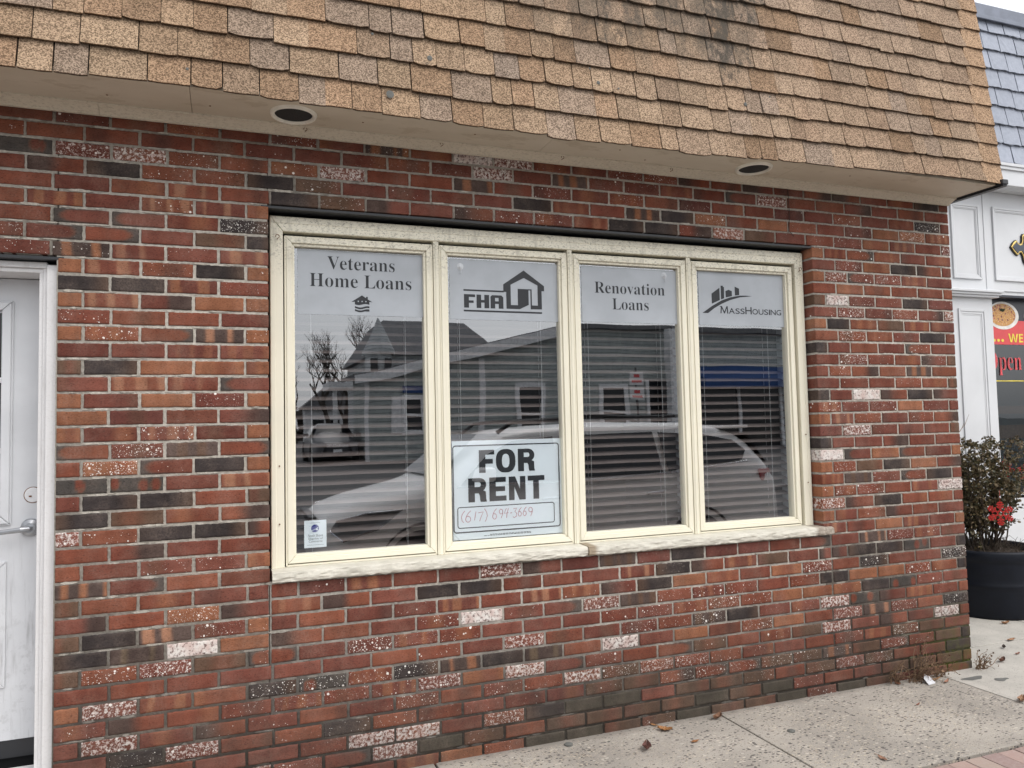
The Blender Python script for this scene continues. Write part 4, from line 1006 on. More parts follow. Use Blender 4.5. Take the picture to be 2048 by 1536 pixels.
mb.flat(box([(.32, 0), (.66, 0), (.66, .79), (1, .79), (1, 1), (0, 1), (0, .79), (.32, .79)]), y)
for z in (.9825, .9775):
    xq = 1.82 if z > .98 else 1.79
    while xq < 2.03:
        w_ = rnd.uniform(.006, .016); mb.flat([(xq, z), (xq + w_, z), (xq + w_, z + .0026), (xq, z + .0026)], y); xq += w_ + .003
mb.build('lettering', 'ink_black', s5)
mb = MB()
def stroke(x0, w_, z0, h_, pts): mb.ribbon([(x0 + a * w_ , z0 + b * h_) for a, b in pts], .0026, y)
circ = lambda cx, cz, rx, rz, a0, a1, n=14: [(cx + rx * math.cos(R(a0 + (a1 - a0) * k / n)), cz + rz * math.sin(R(a0 + (a1 - a0) * k / n))) for k in range(n + 1)]
six = [(.9, 1.0), (.5, .8), (.18, .5), (.05, .25)] + circ(.45, .25, .40, .27, 190, 480)
nine = circ(.5, .70, .38, .28, 20, 380) + [(.86, .5), (.7, .2), (.5, -.05)]
stroke(1.677, .02, 1.048, .055, [(.9, 1), (.3, .75), (.05, .45), (.2, .15), (.6, 0)])
stroke(1.697, .031, 1.050, .052, six)
stroke(1.742, .010, 1.055, .042, [(.9, 1), (.1, 0)])
stroke(1.762, .028, 1.052, .042, [(0, .9), (.95, 1), (.55, .5), (.25, -.05)])
stroke(1.793, .016, 1.050, .058, [(.1, 1), (.8, .7), (.95, .4), (.6, .1), (.2, -.05)])
stroke(1.834, .025, 1.056, .049, six)
stroke(1.868, .022, 1.060, .042, nine)
stroke(1.895, .024, 1.060, .044, [(.5, 1), (.0, .45), (1.0, .5)]); stroke(1.895, .024, 1.060, .044, [(.95, 1), (.6, .4), (.5, -.05)])
stroke(1.926, .01, 1.079, .01, [(0, 0), (1, .2)])
stroke(1.941, .022, 1.058, .044, [(.1, .95), (.9, 1), (.45, .62), (.85, .45), (.8, .1), (.2, -.05), (0, .1)])
stroke(1.967, .021, 1.062, .042, six); stroke(1.993, .021, 1.063, .042, six); stroke(2.021, .026, 1.062, .040, nine)
mb.build('phone_number', 'ink_red', s5)
# chamber sticker
s6 = poster('chamber_sticker', 0.949, 1.046, 0.982, 1.103, 'sign_white', 'small pale blue sticker reading South Shore Chamber of Commerce', 'sticker')
mb = MB(); mb.flat(ell(0.996, 1.067, .0172, .0172), y); mb.build('round_mark', 'ink_blue', s6)
mb = MB(); mb.flat([(.981, 1.0585), (1.000, 1.066), (1.008, 1.0725), (1.011, 1.071), (1.006, 1.064), (1.0105, 1.060), (1.006, 1.057), (.997, 1.0625), (.983, 1.0565)], y - .0004); mb.build('bird_mark', 'sign_white', s6)
mb = MB()
text_into(mb, 'South Shore', (.966, 1.030, 1.0295, 1.0415), y, offset=.004); text_into(mb, 'Chamber of', (.966, 1.030, 1.0175, 1.0265), y, offset=.004); text_into(mb, 'Commerce', (.968, 1.028, 1.005, 1.0145), y, offset=.004)
mb.build('lettering', 'ink_grey', s6)
mb = MB(); mb.flat([(.962, .9935), (1.035, .9935), (1.035, .9948), (.962, .9948)], y); mb.build('fine_print', 'ink_grey', s6)
mb = MB(); mb.flat([(.975, 1.091), (1.018, 1.091), (1.018, 1.0922), (.975, 1.0922)], y); mb.build('fine_print', 'ink_grey', s6)
# suction hooks on the panes
for x, z, lab in ((1.691, 2.283, 'clear suction hook at the upper corner of the FHA sign'), (2.831, 2.293, 'clear suction hook at the upper corner of the Renovation Loans sign')):
    h = MB(); h.lathe([(.0001, -.008), (.004, -.008), (.006, -.004), (.016, -.0015), (.0175, 0.0)], (x, 0.1012, z), 24, axis='y')
    h.tube([(x, .092, z), (x + .002, .0895, z - .016), (x + .001, .090, z - .030), (x - .004, .0865, z - .036)], .0022, 8)
    o = h.build('suction_hook', 'clear_plastic', None, origin=(x, .1035, z), smooth=True); tag(o, lab, 'hook', 'suction hooks on the panes')

# blinds
def blind(x0, x1, label, seed):
    rr = random.Random(seed); yc = 0.185
    b = empty('venetian_blind', label, 'blind', ((x0 + x1) / 2, yc, 0.93), 'blinds behind the panes')
    m_ = MB(); m_.box(x0, x1, yc - .025, yc + .025, 2.385, 2.43); m_.build('head_rail', 'blind_slat', b, bevel=.003)
    m_ = MB(); z = 0.962; tilt = R(24)
    while z < 2.375:
        dz = rr.uniform(-.0008, .0008); dt = tilt + R(rr.uniform(-1.2, 1.2)); sx = rr.uniform(-.001, .001); n = 5; f_ = []; rowz = []
        for i in range(n + 1):
            q = -0.5 + i / n; c_ = .0032 * (1 - 4 * q * q)
            rowz.append((yc + .050 * q * math.cos(dt) - c_ * math.sin(dt), z + dz + .050 * q * math.sin(dt) + c_ * math.cos(dt)))
        nseg = 8; o = len(m_.v)
        for s_ in range(nseg + 1):
            xx = x0 + .004 + sx + (x1 - x0 - .008) * s_ / nseg; sag = -.0012 * math.sin(math.pi * ((s_ / nseg * 2) % 1))
            for (yy, zz) in rowz: m_.v.append((xx, yy, zz + sag))
        for s_ in range(nseg):
            for i in range(n):
                m_.f.append((o + s_ * (n + 1) + i, o + (s_ + 1) * (n + 1) + i, o + (s_ + 1) * (n + 1) + i + 1, o + s_ * (n + 1) + i + 1)); m_.m.append(0)
        z += 0.0432
    m_.build('slats', 'blind_slat', b, smooth=True)
    m_ = MB(); m_.box(x0 + .003, x1 - .003, yc - .025, yc + .025, 0.933, 0.949); m_.build('bottom_rail', 'blind_slat', b, bevel=.003)
    for q in (0.17, 0.83):
        m_ = MB(); xx = x0 + (x1 - x0) * q
        m_.tube([(xx, yc - .0255, 0.945), (xx + .001, yc - .0258, 1.6), (xx, yc - .0255, 2.39)], .0011, 5)
        m_.tube([(xx + .006, yc + .0255, 0.945), (xx + .005, yc + .0258, 1.6), (xx + .006, yc + .0255, 2.39)], .0011, 5)
        m_.build('cord', 'cord_white', b)
for i, (a, b_, lab) in enumerate(((0.876, 1.541, 'open slatted blind behind the pane with the chamber sticker'), (1.587, 2.242, 'open slatted blind behind the pane with the FOR RENT sign'),
                                  (2.285, 2.944, 'open slatted blind behind the pane under the Renovation Loans sign'), (2.988, 3.651, 'open slatted blind behind the pane under the MassHousing sign'))):
    blind(a, b_, lab, i + 3)

# ================================================================== ground
gs = MB()
def slabs(mb, xs, ys, mi=0, g=.005):
    for i in range(len(xs) - 1):
        for j in range(len(ys) - 1):
            mb.box(xs[i] + g, xs[i + 1] - g, ys[j] + g, ys[j + 1] - g, -.10, 0.0, mi)
slabs(gs, [-7.6, -6.1, -4.55, -3.05, -1.52, 0.0, 1.5, 3.003, 4.52], [-.868, 0.02])
walk = struct(gs.build('sidewalk', 'aggregate_concrete', None, bevel=.004, origin=(0, 0, 0)))
gs = MB(); slabs(gs, [4.52, 6.05, 7.6, 9.1, 10.6, 12.1], [-.868, 0.30, 1.45], 0); gs.box(4.515, 4.525, -.86, 0, -.1, -.012)
slabs(gs, [-7.6, -5.6, -3.6, -1.6, 0.4, 2.4, 4.4, 6.4, 8.4, 10.4, 12.4], [-2.62, -1.62])
struct(gs.build('sidewalk', 'plain_concrete', None, bevel=.004, origin=(0, 0, 0)))
pv = MB(); pc = []
pr = random.Random(3); x = -7.6
while x < 12.4:
    for j, (ya, yb) in enumerate(((-1.088, -.886), (-1.294, -1.092), (-1.50, -1.298), (-1.612, -1.504))):
        h = pr.uniform(-.0025, .001); n0 = len(pv.v)
        pv.box(x + .0025, x + .0985, ya, yb, -.08, -.002 + h)
        c_ = pr.choice([(.36, .25, .22), (.41, .29, .25), (.34, .24, .22), (.43, .33, .28)]); f_ = pr.uniform(.85, 1.1)
        pc += [(c_[0] * f_, c_[1] * f_, c_[2] * f_, 1)] * 8
    x += 0.1005
struct(pv.build('paver_strip', 'paver_brick', None, bevel=.003, origin=(0, 0, 0), attrs={'bcol': ('FLOAT_COLOR', 'POINT', pc)}))
un = MB(); un.box(-7.7, 12.5, -2.62, 1.46, -.14, -.055); struct(un.build('ground', 'soil', None, origin=(0, 0, 0)))
kb = MB(); kb.box(-60, 60, -2.78, -2.625, -.3, 0.004); kb.box(-60, 60, -11.15, -11.0, -.3, 0.02); struct(kb.build('kerb', 'kerb_stone', None, bevel=.012, origin=(0, 0, 0)))
rd = MB(); rd.add([(-150, -11.0, -.125), (150, -11.0, -.125), (150, -2.78, -.125), (-150, -2.78, -.125)], [(0, 1, 2, 3)]); struct(rd.build('road', 'asphalt', None, origin=(0, 0, 0)))
lot = MB()
yy = [-11.15, -13.5, -18, -24, -32, -60, -200]; zz_ = [0.0, 0.03, 0.12, 0.40, 0.55, 0.6, 0.6]
for i in range(len(yy) - 1): lot.add([(-250, yy[i + 1], zz_[i + 1]), (250, yy[i + 1], zz_[i + 1]), (250, yy[i], zz_[i]), (-250, yy[i], zz_[i])], [(0, 1, 2, 3)])
struct(lot.build('parking_lot', 'asphalt', None, origin=(0, 0, 0)))
far = MB(); far.add([(-250, 1.44, -.15), (250, 1.44, -.15), (250, 200, -.15), (-250, 200, -.15)], [(0, 1, 2, 3)])
for a, b in ((-250, -7.6), (12.4, 250)): far.add([(a, -2.63, -.02), (b, -2.63, -.02), (b, 1.44, -.02), (a, 1.44, -.02)], [(0, 1, 2, 3)])
struct(far.build('ground', 'plain_concrete', None, origin=(0, 0, 0)))
# door step slab in front of the threshold is part of the shop
stp = MB(); stp.box(-1.3, -0.006, 0.0, 0.018, -.02, 0.19); stp.build('doorstep', 'plain_concrete', shop, bevel=.004)
# thin stains with their own shape
gm = MB(); gm.add([(4.64 + .07 * math.cos(a) * (1 + .3 * math.sin(3 * a)), -.14 + .032 * math.sin(a) * (1 + .3 * math.cos(2 * a)), .0012) for a in [2 * math.pi * k / 22 for k in range(22)]], [tuple(range(22))])
gm.add([(4.77 + .05 * math.cos(a), -.215 + .022 * math.sin(a) * (1 + .4 * math.cos(3 * a)), .0012) for a in [2 * math.pi * k / 18 for k in range(18)]], [tuple(range(18))])
struct(gm.build('pavement_stain', 'gum_grey', None, origin=(0, 0, 0)))

# fallen leaves, each its own
def leaf_mesh(mb, L, W, curl, seed, kind='oval'):
    rr = random.Random(seed); n = 8; vs = []; 
    for i in range(n + 1):
        q = i / n; w = W * math.sin(math.pi * min(1, q * 0.94 + .05)) ** 0.8
        if kind == 'oak': w *= (0.62 + 0.5 * abs(math.sin(q * 9.5)))
        for s_ in (-1, 0, 1):
            yv = s_ * w / 2
            vs.append(((q - .5) * L, yv, abs(s_) * curl * W * 0.5 + curl * L * 0.25 * (2 * q - 1) ** 2 + rr.uniform(0, .0025) + .001))
    fs = []
    for i in range(n):
        for s_ in range(2):
            a = i * 3 + s_; fs.append((a, a + 3, a + 4, a + 1))
    mb.add(vs, fs)
    mb.tube([(L * .46, 0, curl * L * .2 + .002), (L * .62, .003, curl * L * .24 + .003), (L * .8, .006, .003)], .0011, 5)
LEAVES = [(1440 - 5, 1438, .085, .045, .7, 25, (.20, .10, .055), 'oval', 'curled brown leaf with a long stalk lying at the pavement joint'),
          (1330, 1462, .085, .05, .5, 140, (.36, .17, .06), 'oak', 'orange lobed leaf near the wall, largest of the orange ones'),
          (1308, 1452, .05, .02, .4, 120, (.38, .19, .07), 'oak', 'thin orange leaf sliver touching the wall side of a lobed orange leaf'),
          (1390, 1484, .05, .028, .15, 10, (.33, .15, .06), 'oak', 'small flat orange leaf on open concrete below the joint'),
          (1294, 1500, .075, .05, .9, 60, (.13, .055, .045), 'oval', 'dark red-brown cupped leaf, nearest to the camera'),
          (1765, 1518, .07, .03, .2, 80, (.30, .16, .10), 'oak', 'faded leaf flake beside the brick paver strip'),
          (1241, 1457, .03, .018, .5, 70, (.42, .24, .09), 'oval', 'tiny yellow-orange leaf tucked against the foot of the wall'),
          (2022, 1281, .09, .035, .35, 5, (.36, .19, .10), 'oval', 'tan flat leaf on the pavement between pot and brick corner'),
          (2004, 1324, .08, .04, .8, 15, (.14, .06, .04), 'oak', 'dark crinkled leaf on the concrete right of the dead weeds'),
          (2008, 1297, .05, .028, .9, 40, (.04, .03, .028), 'oval', 'small blackened leaf below the tan flat leaf'),
          (2011, 1248, .075, .04, .6, 170, (.33, .17, .08), 'oak', 'brown leaf lying under the front of the black pot'),
          (2044, 1403, .10, .05, .6, 30, (.33, .19, .11), 'oval', 'brown leaf at the right end of the far pavement joint'),
          (1893, 1365, .085, .02, .5, 25, (.40, .20, .13), 'oval', 'pinkish tan leaf sliver in front of the dead weeds'),
          (1836, 1410, .05, .012, .3, 20, (.26, .10, .06), 'oval', 'thin red-brown leaf sliver alone on the speckled concrete'),
          (2035, 1309, .06, .02, .5, 10, (.28, .13, .09), 'oval', 'narrow brown leaf at the right edge beyond the corner'),
          (1868, 1362, .085, .022, .8, 160, (.42, .25, .13), 'oval', 'pale tan leaf leaning at the front of the dead weeds'),
          (1795, 1369, .06, .025, .5, 80, (.26, .11, .06), 'oval', 'red-brown leaf at the left end of the dead weeds')]
for i, (u, v, L, W, curl, rot, c_, kind, lab) in enumerate(LEAVES):
    d = _r * ((u - 1024) / FPX) - _u * ((v - 768) / FPX) + _f; p = CAM + d * (-CAM.z / d.z)
    mb = MB(); leaf_mesh(mb, L * .85, W * .85, curl, i, kind)
    o = mb.build('fallen_leaf', 'leaf_brown', None, attrs={'bcol': ('FLOAT_COLOR', 'POINT', [(*c_, 1)] * len(mb.v))})
    o.location = (p.x, p.y, 0.001); o.rotation_euler = (0, 0, R(rot)); tag(o, lab, 'leaf', 'fallen leaves on the pavement')
# litter and pebble
mb = MB(); mb.add([(4.318, -.125, .002), (4.38, -.115, .002), (4.372, -.085, .03), (4.345, -.075, .045), (4.32, -.09, .028), (4.35, -.105, .018)], [(0, 1, 5), (1, 2, 5), (2, 3, 5), (3, 4, 5), (4, 0, 5)])
tag(mb.build('litter_scrap', 'paper_scrap', None, origin=(4.345, -.1, 0)), 'crumpled silver-white wrapper scrap in front of the dead weeds', 'litter')
for u, v, r_, lab in ((1137, 1490, .022, 'grey flat pebble near the wall at the bottom of the picture'), (1583, 1463, .02, 'grey flat pebble on the slab right of the pavement joint')):
    d = _r * ((u - 1024) / FPX) - _u * ((v - 768) / FPX) + _f; p = CAM + d * (-CAM.z / d.z)
    mb = MB(); mb.lathe([(r_, 0), (r_ * .9, r_ * .3), (r_ * .5, r_ * .45), (.0001, r_ * .5)], (p.x, p.y, 0), 9)
    for k in range(len(mb.v)): a = mb.v[k]; mb.v[k] = (a[0] + rnd.uniform(-.003, .003), a[1] + rnd.uniform(-.003, .003), a[2])
    tag(mb.build('pebble', 'gum_grey', None, origin=(p.x, p.y, 0)), lab, 'pebble', 'pebbles on the pavement')

# dead weeds at the foot of the wall
def weed(x, y, h, n, seed, label, spread=.06, lean=0.0):
    rr = random.Random(seed); w = empty('dead_weed', label, 'weed', (x, y, 0), 'dead weeds along the wall foot')
    st = MB(); lf = MB(); lc = []
    for i in range(n):
        hh = h * rr.uniform(.35, 1.0); p = Vector((x + rr.uniform(-spread, spread), y + rr.uniform(-.02, .02), 0)); path = [p.copy()]; d = Vector((rr.uniform(-.5, .5) + lean, rr.uniform(-.5, .05), 1.0))
        for k in range(7):
            d += Vector((rr.uniform(-.45, .45), rr.uniform(-.35, .3), rr.uniform(-.35, .25))); d.normalize(); p = p + d * hh / 6
            p.y = min(p.y, -.006); p.z = max(p.z, .003); path.append(p.copy())
            for q in range(rr.choice((0, 0, 1, 1))):
                e = p + Vector((rr.uniform(-.03, .03), rr.uniform(-.03, .01), rr.uniform(-.02, .03))); e.y = min(e.y, -.004)
                st.tube([p, (p + e) / 2 + Vector((0, 0, .006)), e], .0009, 4)
                s_ = rr.uniform(.006, .016); a = Vector((rr.uniform(-1, 1), rr.uniform(-1, 1), rr.uniform(-1, 1))).normalized() * s_; b = a.cross(Vector((rr.uniform(-1, 1), .3, .5))).normalized() * s_ * .5
                c0 = len(lf.v); lf.add([e, e + a * .5 + b, e + a + b * .2, e + a * .5 - b], [(0, 1, 2, 3)])
                c_ = rr.choice([(.12, .07, .04), (.19, .11, .06), (.08, .05, .03), (.26, .16, .09), (.10, .055, .035)]); lc += [(*c_, 1)] * 4
        st.tube(path, [.0026 - .0017 * k / 7 for k in range(8)], 5)
    st.build('stems', 'dry_stem', w)
    lf.build('withered_leaves', 'leaf_brown', w, attrs={'bcol': ('FLOAT_COLOR', 'POINT', lc)})
weed(4.18, -.035, .15, 12, 1, 'short tangled dead weed, left one of the clump at the brick corner', .035)
weed(4.365, -.035, .23, 26, 2, 'tallest dead brown weed in the clump under the bricks', .055)
weed(4.27, -.05, .05, 13, 21, 'low mat of dead weed stalks between the two upright weeds', .08)
weed(4.50, -.04, .16, 12, 3, 'thin bent dead weed, right one of the clump at the brick corner', .045)
weed(4.83, -.03, .12, 16, 4, 'dry pale weed tuft at the very corner of the brick wall', .03, .5)
mb = MB(); mb.tube([(4.80, .03, 1.37), (4.845, .015, 1.43), (4.868, .012, 1.452), (4.905, .01, 1.515)], [.0022, .0018, .0014, .0008], 6)
mb.tube([(4.845, .015, 1.43), (4.85, .005, 1.46)], .001, 5)
tag(mb.build('bare_twig', 'dry_stem', None, origin=(4.80, .03, 1.37)), 'thin bare twig poking out from behind the brick corner above the shrub', 'twig')
p = on_y(1575, 376, -.003); q = on_y(1578, 462, -.003)
mb = MB(); mb.tube([(p.x, -.004, 2.80), ((p.x + q.x) / 2 + .004, -.006, (2.8 + q.z) / 2), (q.x, -.004, q.z), (q.x + .03, -.006, q.z - .03)], .0016, 6)
tag(mb.build('loose_wire', 'wire_black', None, origin=(p.x, -.004, 2.8)), 'thin dark wire hanging down the bricks above the window', 'wire')

# ================================================================== pot, shrub and ornaments
PX, PY = 6.16, 0.945
pot = MB()
pot.lathe([(.0001, .012), (.31, .012), (.325, .0), (.333, .02), (.343, .20), (.347, .235), (.353, .245), (.347, .255), (.350, .30), (.358, .40), (.3585, .415), (.366, .425), (.372, .44), (.374, .485), (.368, .498), (.352, .50), (.343, .492), (.338, .44)], (PX, PY, 0), 80)
po = pot.build('plant_pot', 'black_plastic', None, origin=(PX, PY, 0), smooth=True); tag(po, 'large round black plastic pot on the pavement behind the brick corner', 'pot')
so_ = MB(); so_.lathe([(.0001, .46), (.15, .462), (.28, .452), (.341, .44)], (PX, PY, 0), 40); so_.build('soil', 'soil', po, smooth=True)
shr = empty('shrub', 'leafy evergreen shrub growing from the round black pot', 'shrub', (PX, PY, .45))
st = MB(); lf = MB(); lc = []
rr = random.Random(12)
GR = [(.065, .058, .024), (.085, .072, .03), (.12, .094, .042), (.155, .112, .055), (.045, .044, .02), (.21, .155, .08), (.10, .07, .036)]
def add_leaf(p, s_, c_):
    a = Vector((rr.uniform(-1, 1), rr.uniform(-1, 1), rr.uniform(-.6, 1))).normalized(); b = a.cross(Vector((rr.uniform(-1, 1), rr.uniform(-1, 1), rr.uniform(-1, 1)))).normalized() * s_ * .42; a = a * s_
    n_ = a.cross(b).normalized() * s_ * .12
    lf.add([p, p + a * .35 + b, p + a * .8 + b * .75, p + a, p + a * .8 - b * .75, p + a * .35 - b, p + a * .5 - n_], [(0, 6, 1), (1, 6, 2), (2, 6, 3), (3, 6, 4), (4, 6, 5), (5, 6, 0)]); lc.extend([(*c_, 1)] * 7)
for i in range(46):
    a = rr.uniform(0, 2 * math.pi); r0 = rr.uniform(0, .12); top = rr.uniform(.45, .86); R1 = .33 * math.sqrt(rr.uniform(.05, 1))
    p0 = Vector((PX + r0 * math.cos(a), PY + r0 * math.sin(a), .455)); dirv = Vector((math.cos(a), math.sin(a), 0)); path = []
    for k in range(8):
        q = k / 7
        path.append(p0 + dirv * (R1 - r0) * (q ** 0.75) + Vector((rr.uniform(-.02, .02), rr.uniform(-.02, .02), top * q)))
    st.tube(path, [.006 - .0045 * k / 7 for k in range(8)], 5)
    for k in range(2, 8):
        for t_ in range(rr.choice((2, 3, 3, 4))):
            b = path[k]; e = b + Vector((rr.uniform(-.085, .085), rr.uniform(-.085, .085), rr.uniform(.0, .10)))
            e.z = min(e.z, 1.305 + rr.uniform(-.03, .03))
            st.tube([b, (b + e) / 2 + Vector((0, 0, .01)), e], [.0018, .0014, .0009], 4)
            for q in range(rr.choice((10, 12, 15))):
                w_ = q / 8; pp = b.lerp(e, min(1.15, w_)) + Vector((rr.uniform(-.014, .014), rr.uniform(-.014, .014), rr.uniform(-.012, .012)))
                if rr.random() < (.9 if pp.z > .75 else .5): add_leaf(pp, rr.uniform(.016, .028), rr.choice(GR))
for p_ in (((-.20, -.10, .50), (-.30, -.14, .62), (-.37, -.18, .80), (-.40, -.22, .905)), ((-.12, -.12, .6), (-.24, -.18, .9), (-.27, -.2, 1.12)), ((-.18, -.1, .5), (-.33, -.2, .58), (-.385, -.24, .66))):
    P_ = [Vector((PX + a, PY + b, c)) for a, b, c in p_]; st.tube(P_, [.003, .0024, .0018, .001][:len(P_)], 5)
    for k in range(len(P_) - 1):
        for q in range(9): add_leaf(P_[k].lerp(P_[k + 1], rr.random()) + Vector((rr.uniform(-.02, .02), rr.uniform(-.02, .02), rr.uniform(-.02, .02))), rr.uniform(.016, .026), rr.choice(GR))
for q in range(260):
    a = rr.uniform(0, 6.28); r_ = .30 * math.sqrt(rr.random()); b = Vector((PX + r_ * math.cos(a), PY + r_ * math.sin(a), .455)); e = b + Vector((rr.uniform(-.08, .08), rr.uniform(-.08, .08), rr.uniform(.01, .11)))
    st.tube([b, (b + e) / 2 + Vector((0, 0, .02)), e], .0014, 4)
st.build('stems', 'stem_bark', shr)
lf.build('foliage', 'leaf_green', shr, attrs={'bcol': ('FLOAT_COLOR', 'POINT', lc)})
def snowflake(c, s_, label, rot=0.0):
    f = MB()
    vd = (Vector(c) - CAM); vd.z = 0; vd.normalize(); ax = Vector((-vd.y, vd.x, 0)) * -1
    def W(a, b, t_): return tuple(Vector(c) + ax * a + Vector((0, 0, b)) + vd * t_)
    def bar(a0, b0, a1, b1, w_):
        d = Vector((a1 - a0, b1 - b0)).normalized(); n_ = Vector((-d.y, d.x)) * w_ / 2
        f.hexa([W(a0 + n_.x, b0 + n_.y, -.004), W(a0 - n_.x, b0 - n_.y, -.004), W(a1 - n_.x, b1 - n_.y, -.004), W(a1 + n_.x, b1 + n_.y, -.004), W(a0 + n_.x, b0 + n_.y, .004), W(a0 - n_.x, b0 - n_.y, .004), W(a1 - n_.x, b1 - n_.y, .004), W(a1 + n_.x, b1 + n_.y, .004)])
    for k in range(6):
        a = R(90 + 60 * k + rot); ca, sa = math.cos(a), math.sin(a)
        bar(ca * .2 * s_, sa * .2 * s_, ca * s_, sa * s_, .13 * s_)
        for q, l_ in ((.42, .30), (.64, .30), (.84, .2)):
            for sg in (-1, 1):
                a2 = a + sg * R(55); bar(ca * q * s_, sa * q * s_, ca * q * s_ + math.cos(a2) * l_ * s_, sa * q * s_ + math.sin(a2) * l_ * s_, .11 * s_)
        a3 = R(90 + 60 * (k + 1) + rot); bar(ca * .24 * s_, sa * .24 * s_, math.cos(a3) * .24 * s_, math.sin(a3) * .24 * s_, .1 * s_)
    f.tube([W(0, s_, 0), W(.002, s_ * 1.5, .02), W(0, s_ * 1.9, .05)], .0008, 4)
    o = f.build('snowflake_ornament', 'red_glitter', None, origin=c); tag(o, label, 'ornament', 'red snowflake ornaments on the shrub')
q = on_y(2001, 1027, .60); snowflake((q.x, q.y, q.z), .085, 'red glitter snowflake hanging in full view on the front of the shrub')
q = on_y(2010, 938, .98); snowflake((q.x, q.y, q.z), .065, 'red snowflake half hidden among the upper leaves of the shrub', 20)
q = on_y(2056, 944, .86); snowflake((q.x, q.y, q.z), .075, 'red snowflake cut by the right edge of the picture in the upper shrub', 10)

# ================================================================== neighbouring restaurant
res = empty('restaurant', 'white panelled restaurant front with blue-grey slate mansard next to the brick shop', 'building', (8.5, 1.4, 0))
NY = 1.40
mb = MB()
mb.box(4.82, 6.40, NY + .01, NY + .2, -.1, 3.50); mb.box(6.40, 12.2, NY, NY + .2, 2.575, 3.50); mb.box(6.93, 12.2, NY, NY + .2, -.1, 0.80)
mb.box(6.3, 12.2, NY + .21, NY + .25, 3.45, 5.05); mb.box(12.0, 12.2, NY + .2, NY + 5, -.1, 5.0); mb.box(4.82, 12.2, NY + 5, NY + 5.2, -.1, 5.0)
mb.build('front_wall', 'white_siding', res)
mb = MB(); mb.box(6.30, 6.934, NY - .03, NY - .001, -.1, 2.53); mb.box(6.28, 6.96, NY - .05, NY - .0305, -.1, .22)
pil = mb.build('pilaster', 'white_siding', res, bevel=.003)
mb = MB(); ring(mb, 6.517, 6.838, .45, 2.43, .022, NY - .042, NY - .0302); ring(mb, 6.539, 6.816, .472, 2.408, .022, NY - .036, NY - .0302); ring(mb, 6.561, 6.794, .494, 2.386, .012, NY - .032, NY - .0302)
mb.build('panel_moulding', 'white_siding', pil, bevel=.003)
mb = MB()
for (z0, z1, o) in ((2.531, 2.549, .045), (2.5495, 2.569, .062), (2.5695, 2.590, .078), (2.5905, 2.600, .05)): mb.box(6.28, 6.94 + o * .6, NY - .03 - o, NY - .0005, z0, z1)
mb.build('capital', 'white_siding', pil, bevel=.003)
mb = MB(); mb.box(6.3, 12.2, NY - .012, NY - .0005, 2.605, 3.495)
for (a, b) in ((6.505, 6.842), (7.008, 9.6)):
    ring(mb, a, b, 2.697, 3.358, .020, NY - .028, NY - .0125); ring(mb, a + .02, b - .02, 2.717, 3.338, .016, NY - .022, NY - .0125); ring(mb, a + .036, b - .036, 2.733, 3.322, .008, NY - .018, NY - .0125)
mb.box(6.9, 6.975, NY - .018, NY - .0125, 2.605, 3.495)
mb.build('frieze', 'white_siding', res, bevel=.002)
mb = MB()
for i in range(60): mb.box(6.0 + i * .1, 6.0965 + i * .1, 1.225, NY + .0, 3.497, 3.507)
mb.build('beadboard_soffit', 'white_siding', res, bevel=.003)
mb = MB(); mb.box(6.0, 12.2, 1.21, 1.2245, 3.499, 3.652); mb.box(6.0, 12.2, 1.195, 1.2095, 3.634, 3.662); mb.box(6.0, 12.2, 1.185, 1.235, 3.6625, 3.690)
mb.build('fascia', 'white_siding', res, bevel=.003)
sv, sf, sc, ss = [], [], [], []
sr = random.Random(9)
for k in range(8):
    z0 = 3.700 + .1735 * k; x = 6.0 + (k % 2) * .11 + sr.uniform(-.02, .02)
    while x < 12.2:
        w_ = .215 + sr.uniform(-.012, .012); f_ = sr.uniform(.9, 1.1)
        zb = z0 + sr.uniform(-.004, .004); zt = z0 + .185; yb = 1.228 + .075 * (z0 - 3.7); yt = 1.228 + .075 * (zt - 3.7)
        n = 6; bot = [(x + .005 + (w_ - .01) * i / n, yb - .026 + sr.uniform(-.003, .003), zb + sr.uniform(-.006, .006)) for i in range(n + 1)]
        pts = bot + [(x + w_ - .005, yt - .006, zt), (x + .005, yt - .006, zt)]
        slab(pts, tuple(c * f_ for c in (.30, .325, .385)), 0, .022); x += w_
bkk = MB(); bkk.prism_yz([(1.236, 3.69), (1.6, 3.69), (1.6, 5.02), (1.33, 5.02)], 6.0, 12.2)
o_ = len(sv); sv += bkk.v; sf += [tuple(o_ + i for i in f) for f in bkk.f]; sc += [(.09, .1, .12, 1)] * len(bkk.v)
rb = MB(); rb.v = sv; rb.f = sf; rb.m = [0] * len(sf)
srf = rb.build('slate_roof', 'slate_tile', res, attrs={'bcol': ('FLOAT_COLOR', 'POINT', sc)})
mb = MB(); mb.box(6.0, 12.2, 1.285, 1.62, 5.022, 5.150); mb.box(6.0, 12.2, 1.275, 1.2845, 5.01, 5.045); mb.build('roof_cap', 'slate_cap', srf, bevel=.004)
mb = MB(); mb.box(6.935, 6.95, NY + .0, NY + .12, .80, 2.575); mb.box(6.935, 12.1, NY + .0, NY + .12, .775, .7995); mb.box(6.952, 12.1, NY + .001, NY + .12, 2.555, 2.5745)
wf = mb.build('shop_window', 'banner_black', res)
mb = MB(); mb.add([(6.94, NY + .11, .79), (12.1, NY + .11, .79), (12.1, NY + .11, 2.56), (6.94, NY + .11, 2.56)], [(0, 1, 2, 3)]); mb.build('pane', 'shop_glass', wf)
mb = MB(); mb.box(6.5, 12.1, NY + 2.2, NY + 2.25, 0, 3.0); mb.box(6.5, 6.55, NY + .21, NY + 2.2, 0, 3); mb.box(6.5, 12.1, NY + .21, NY + 2.2, 2.9, 3.0); mb.build('dining_room', 'teal_dark', res)
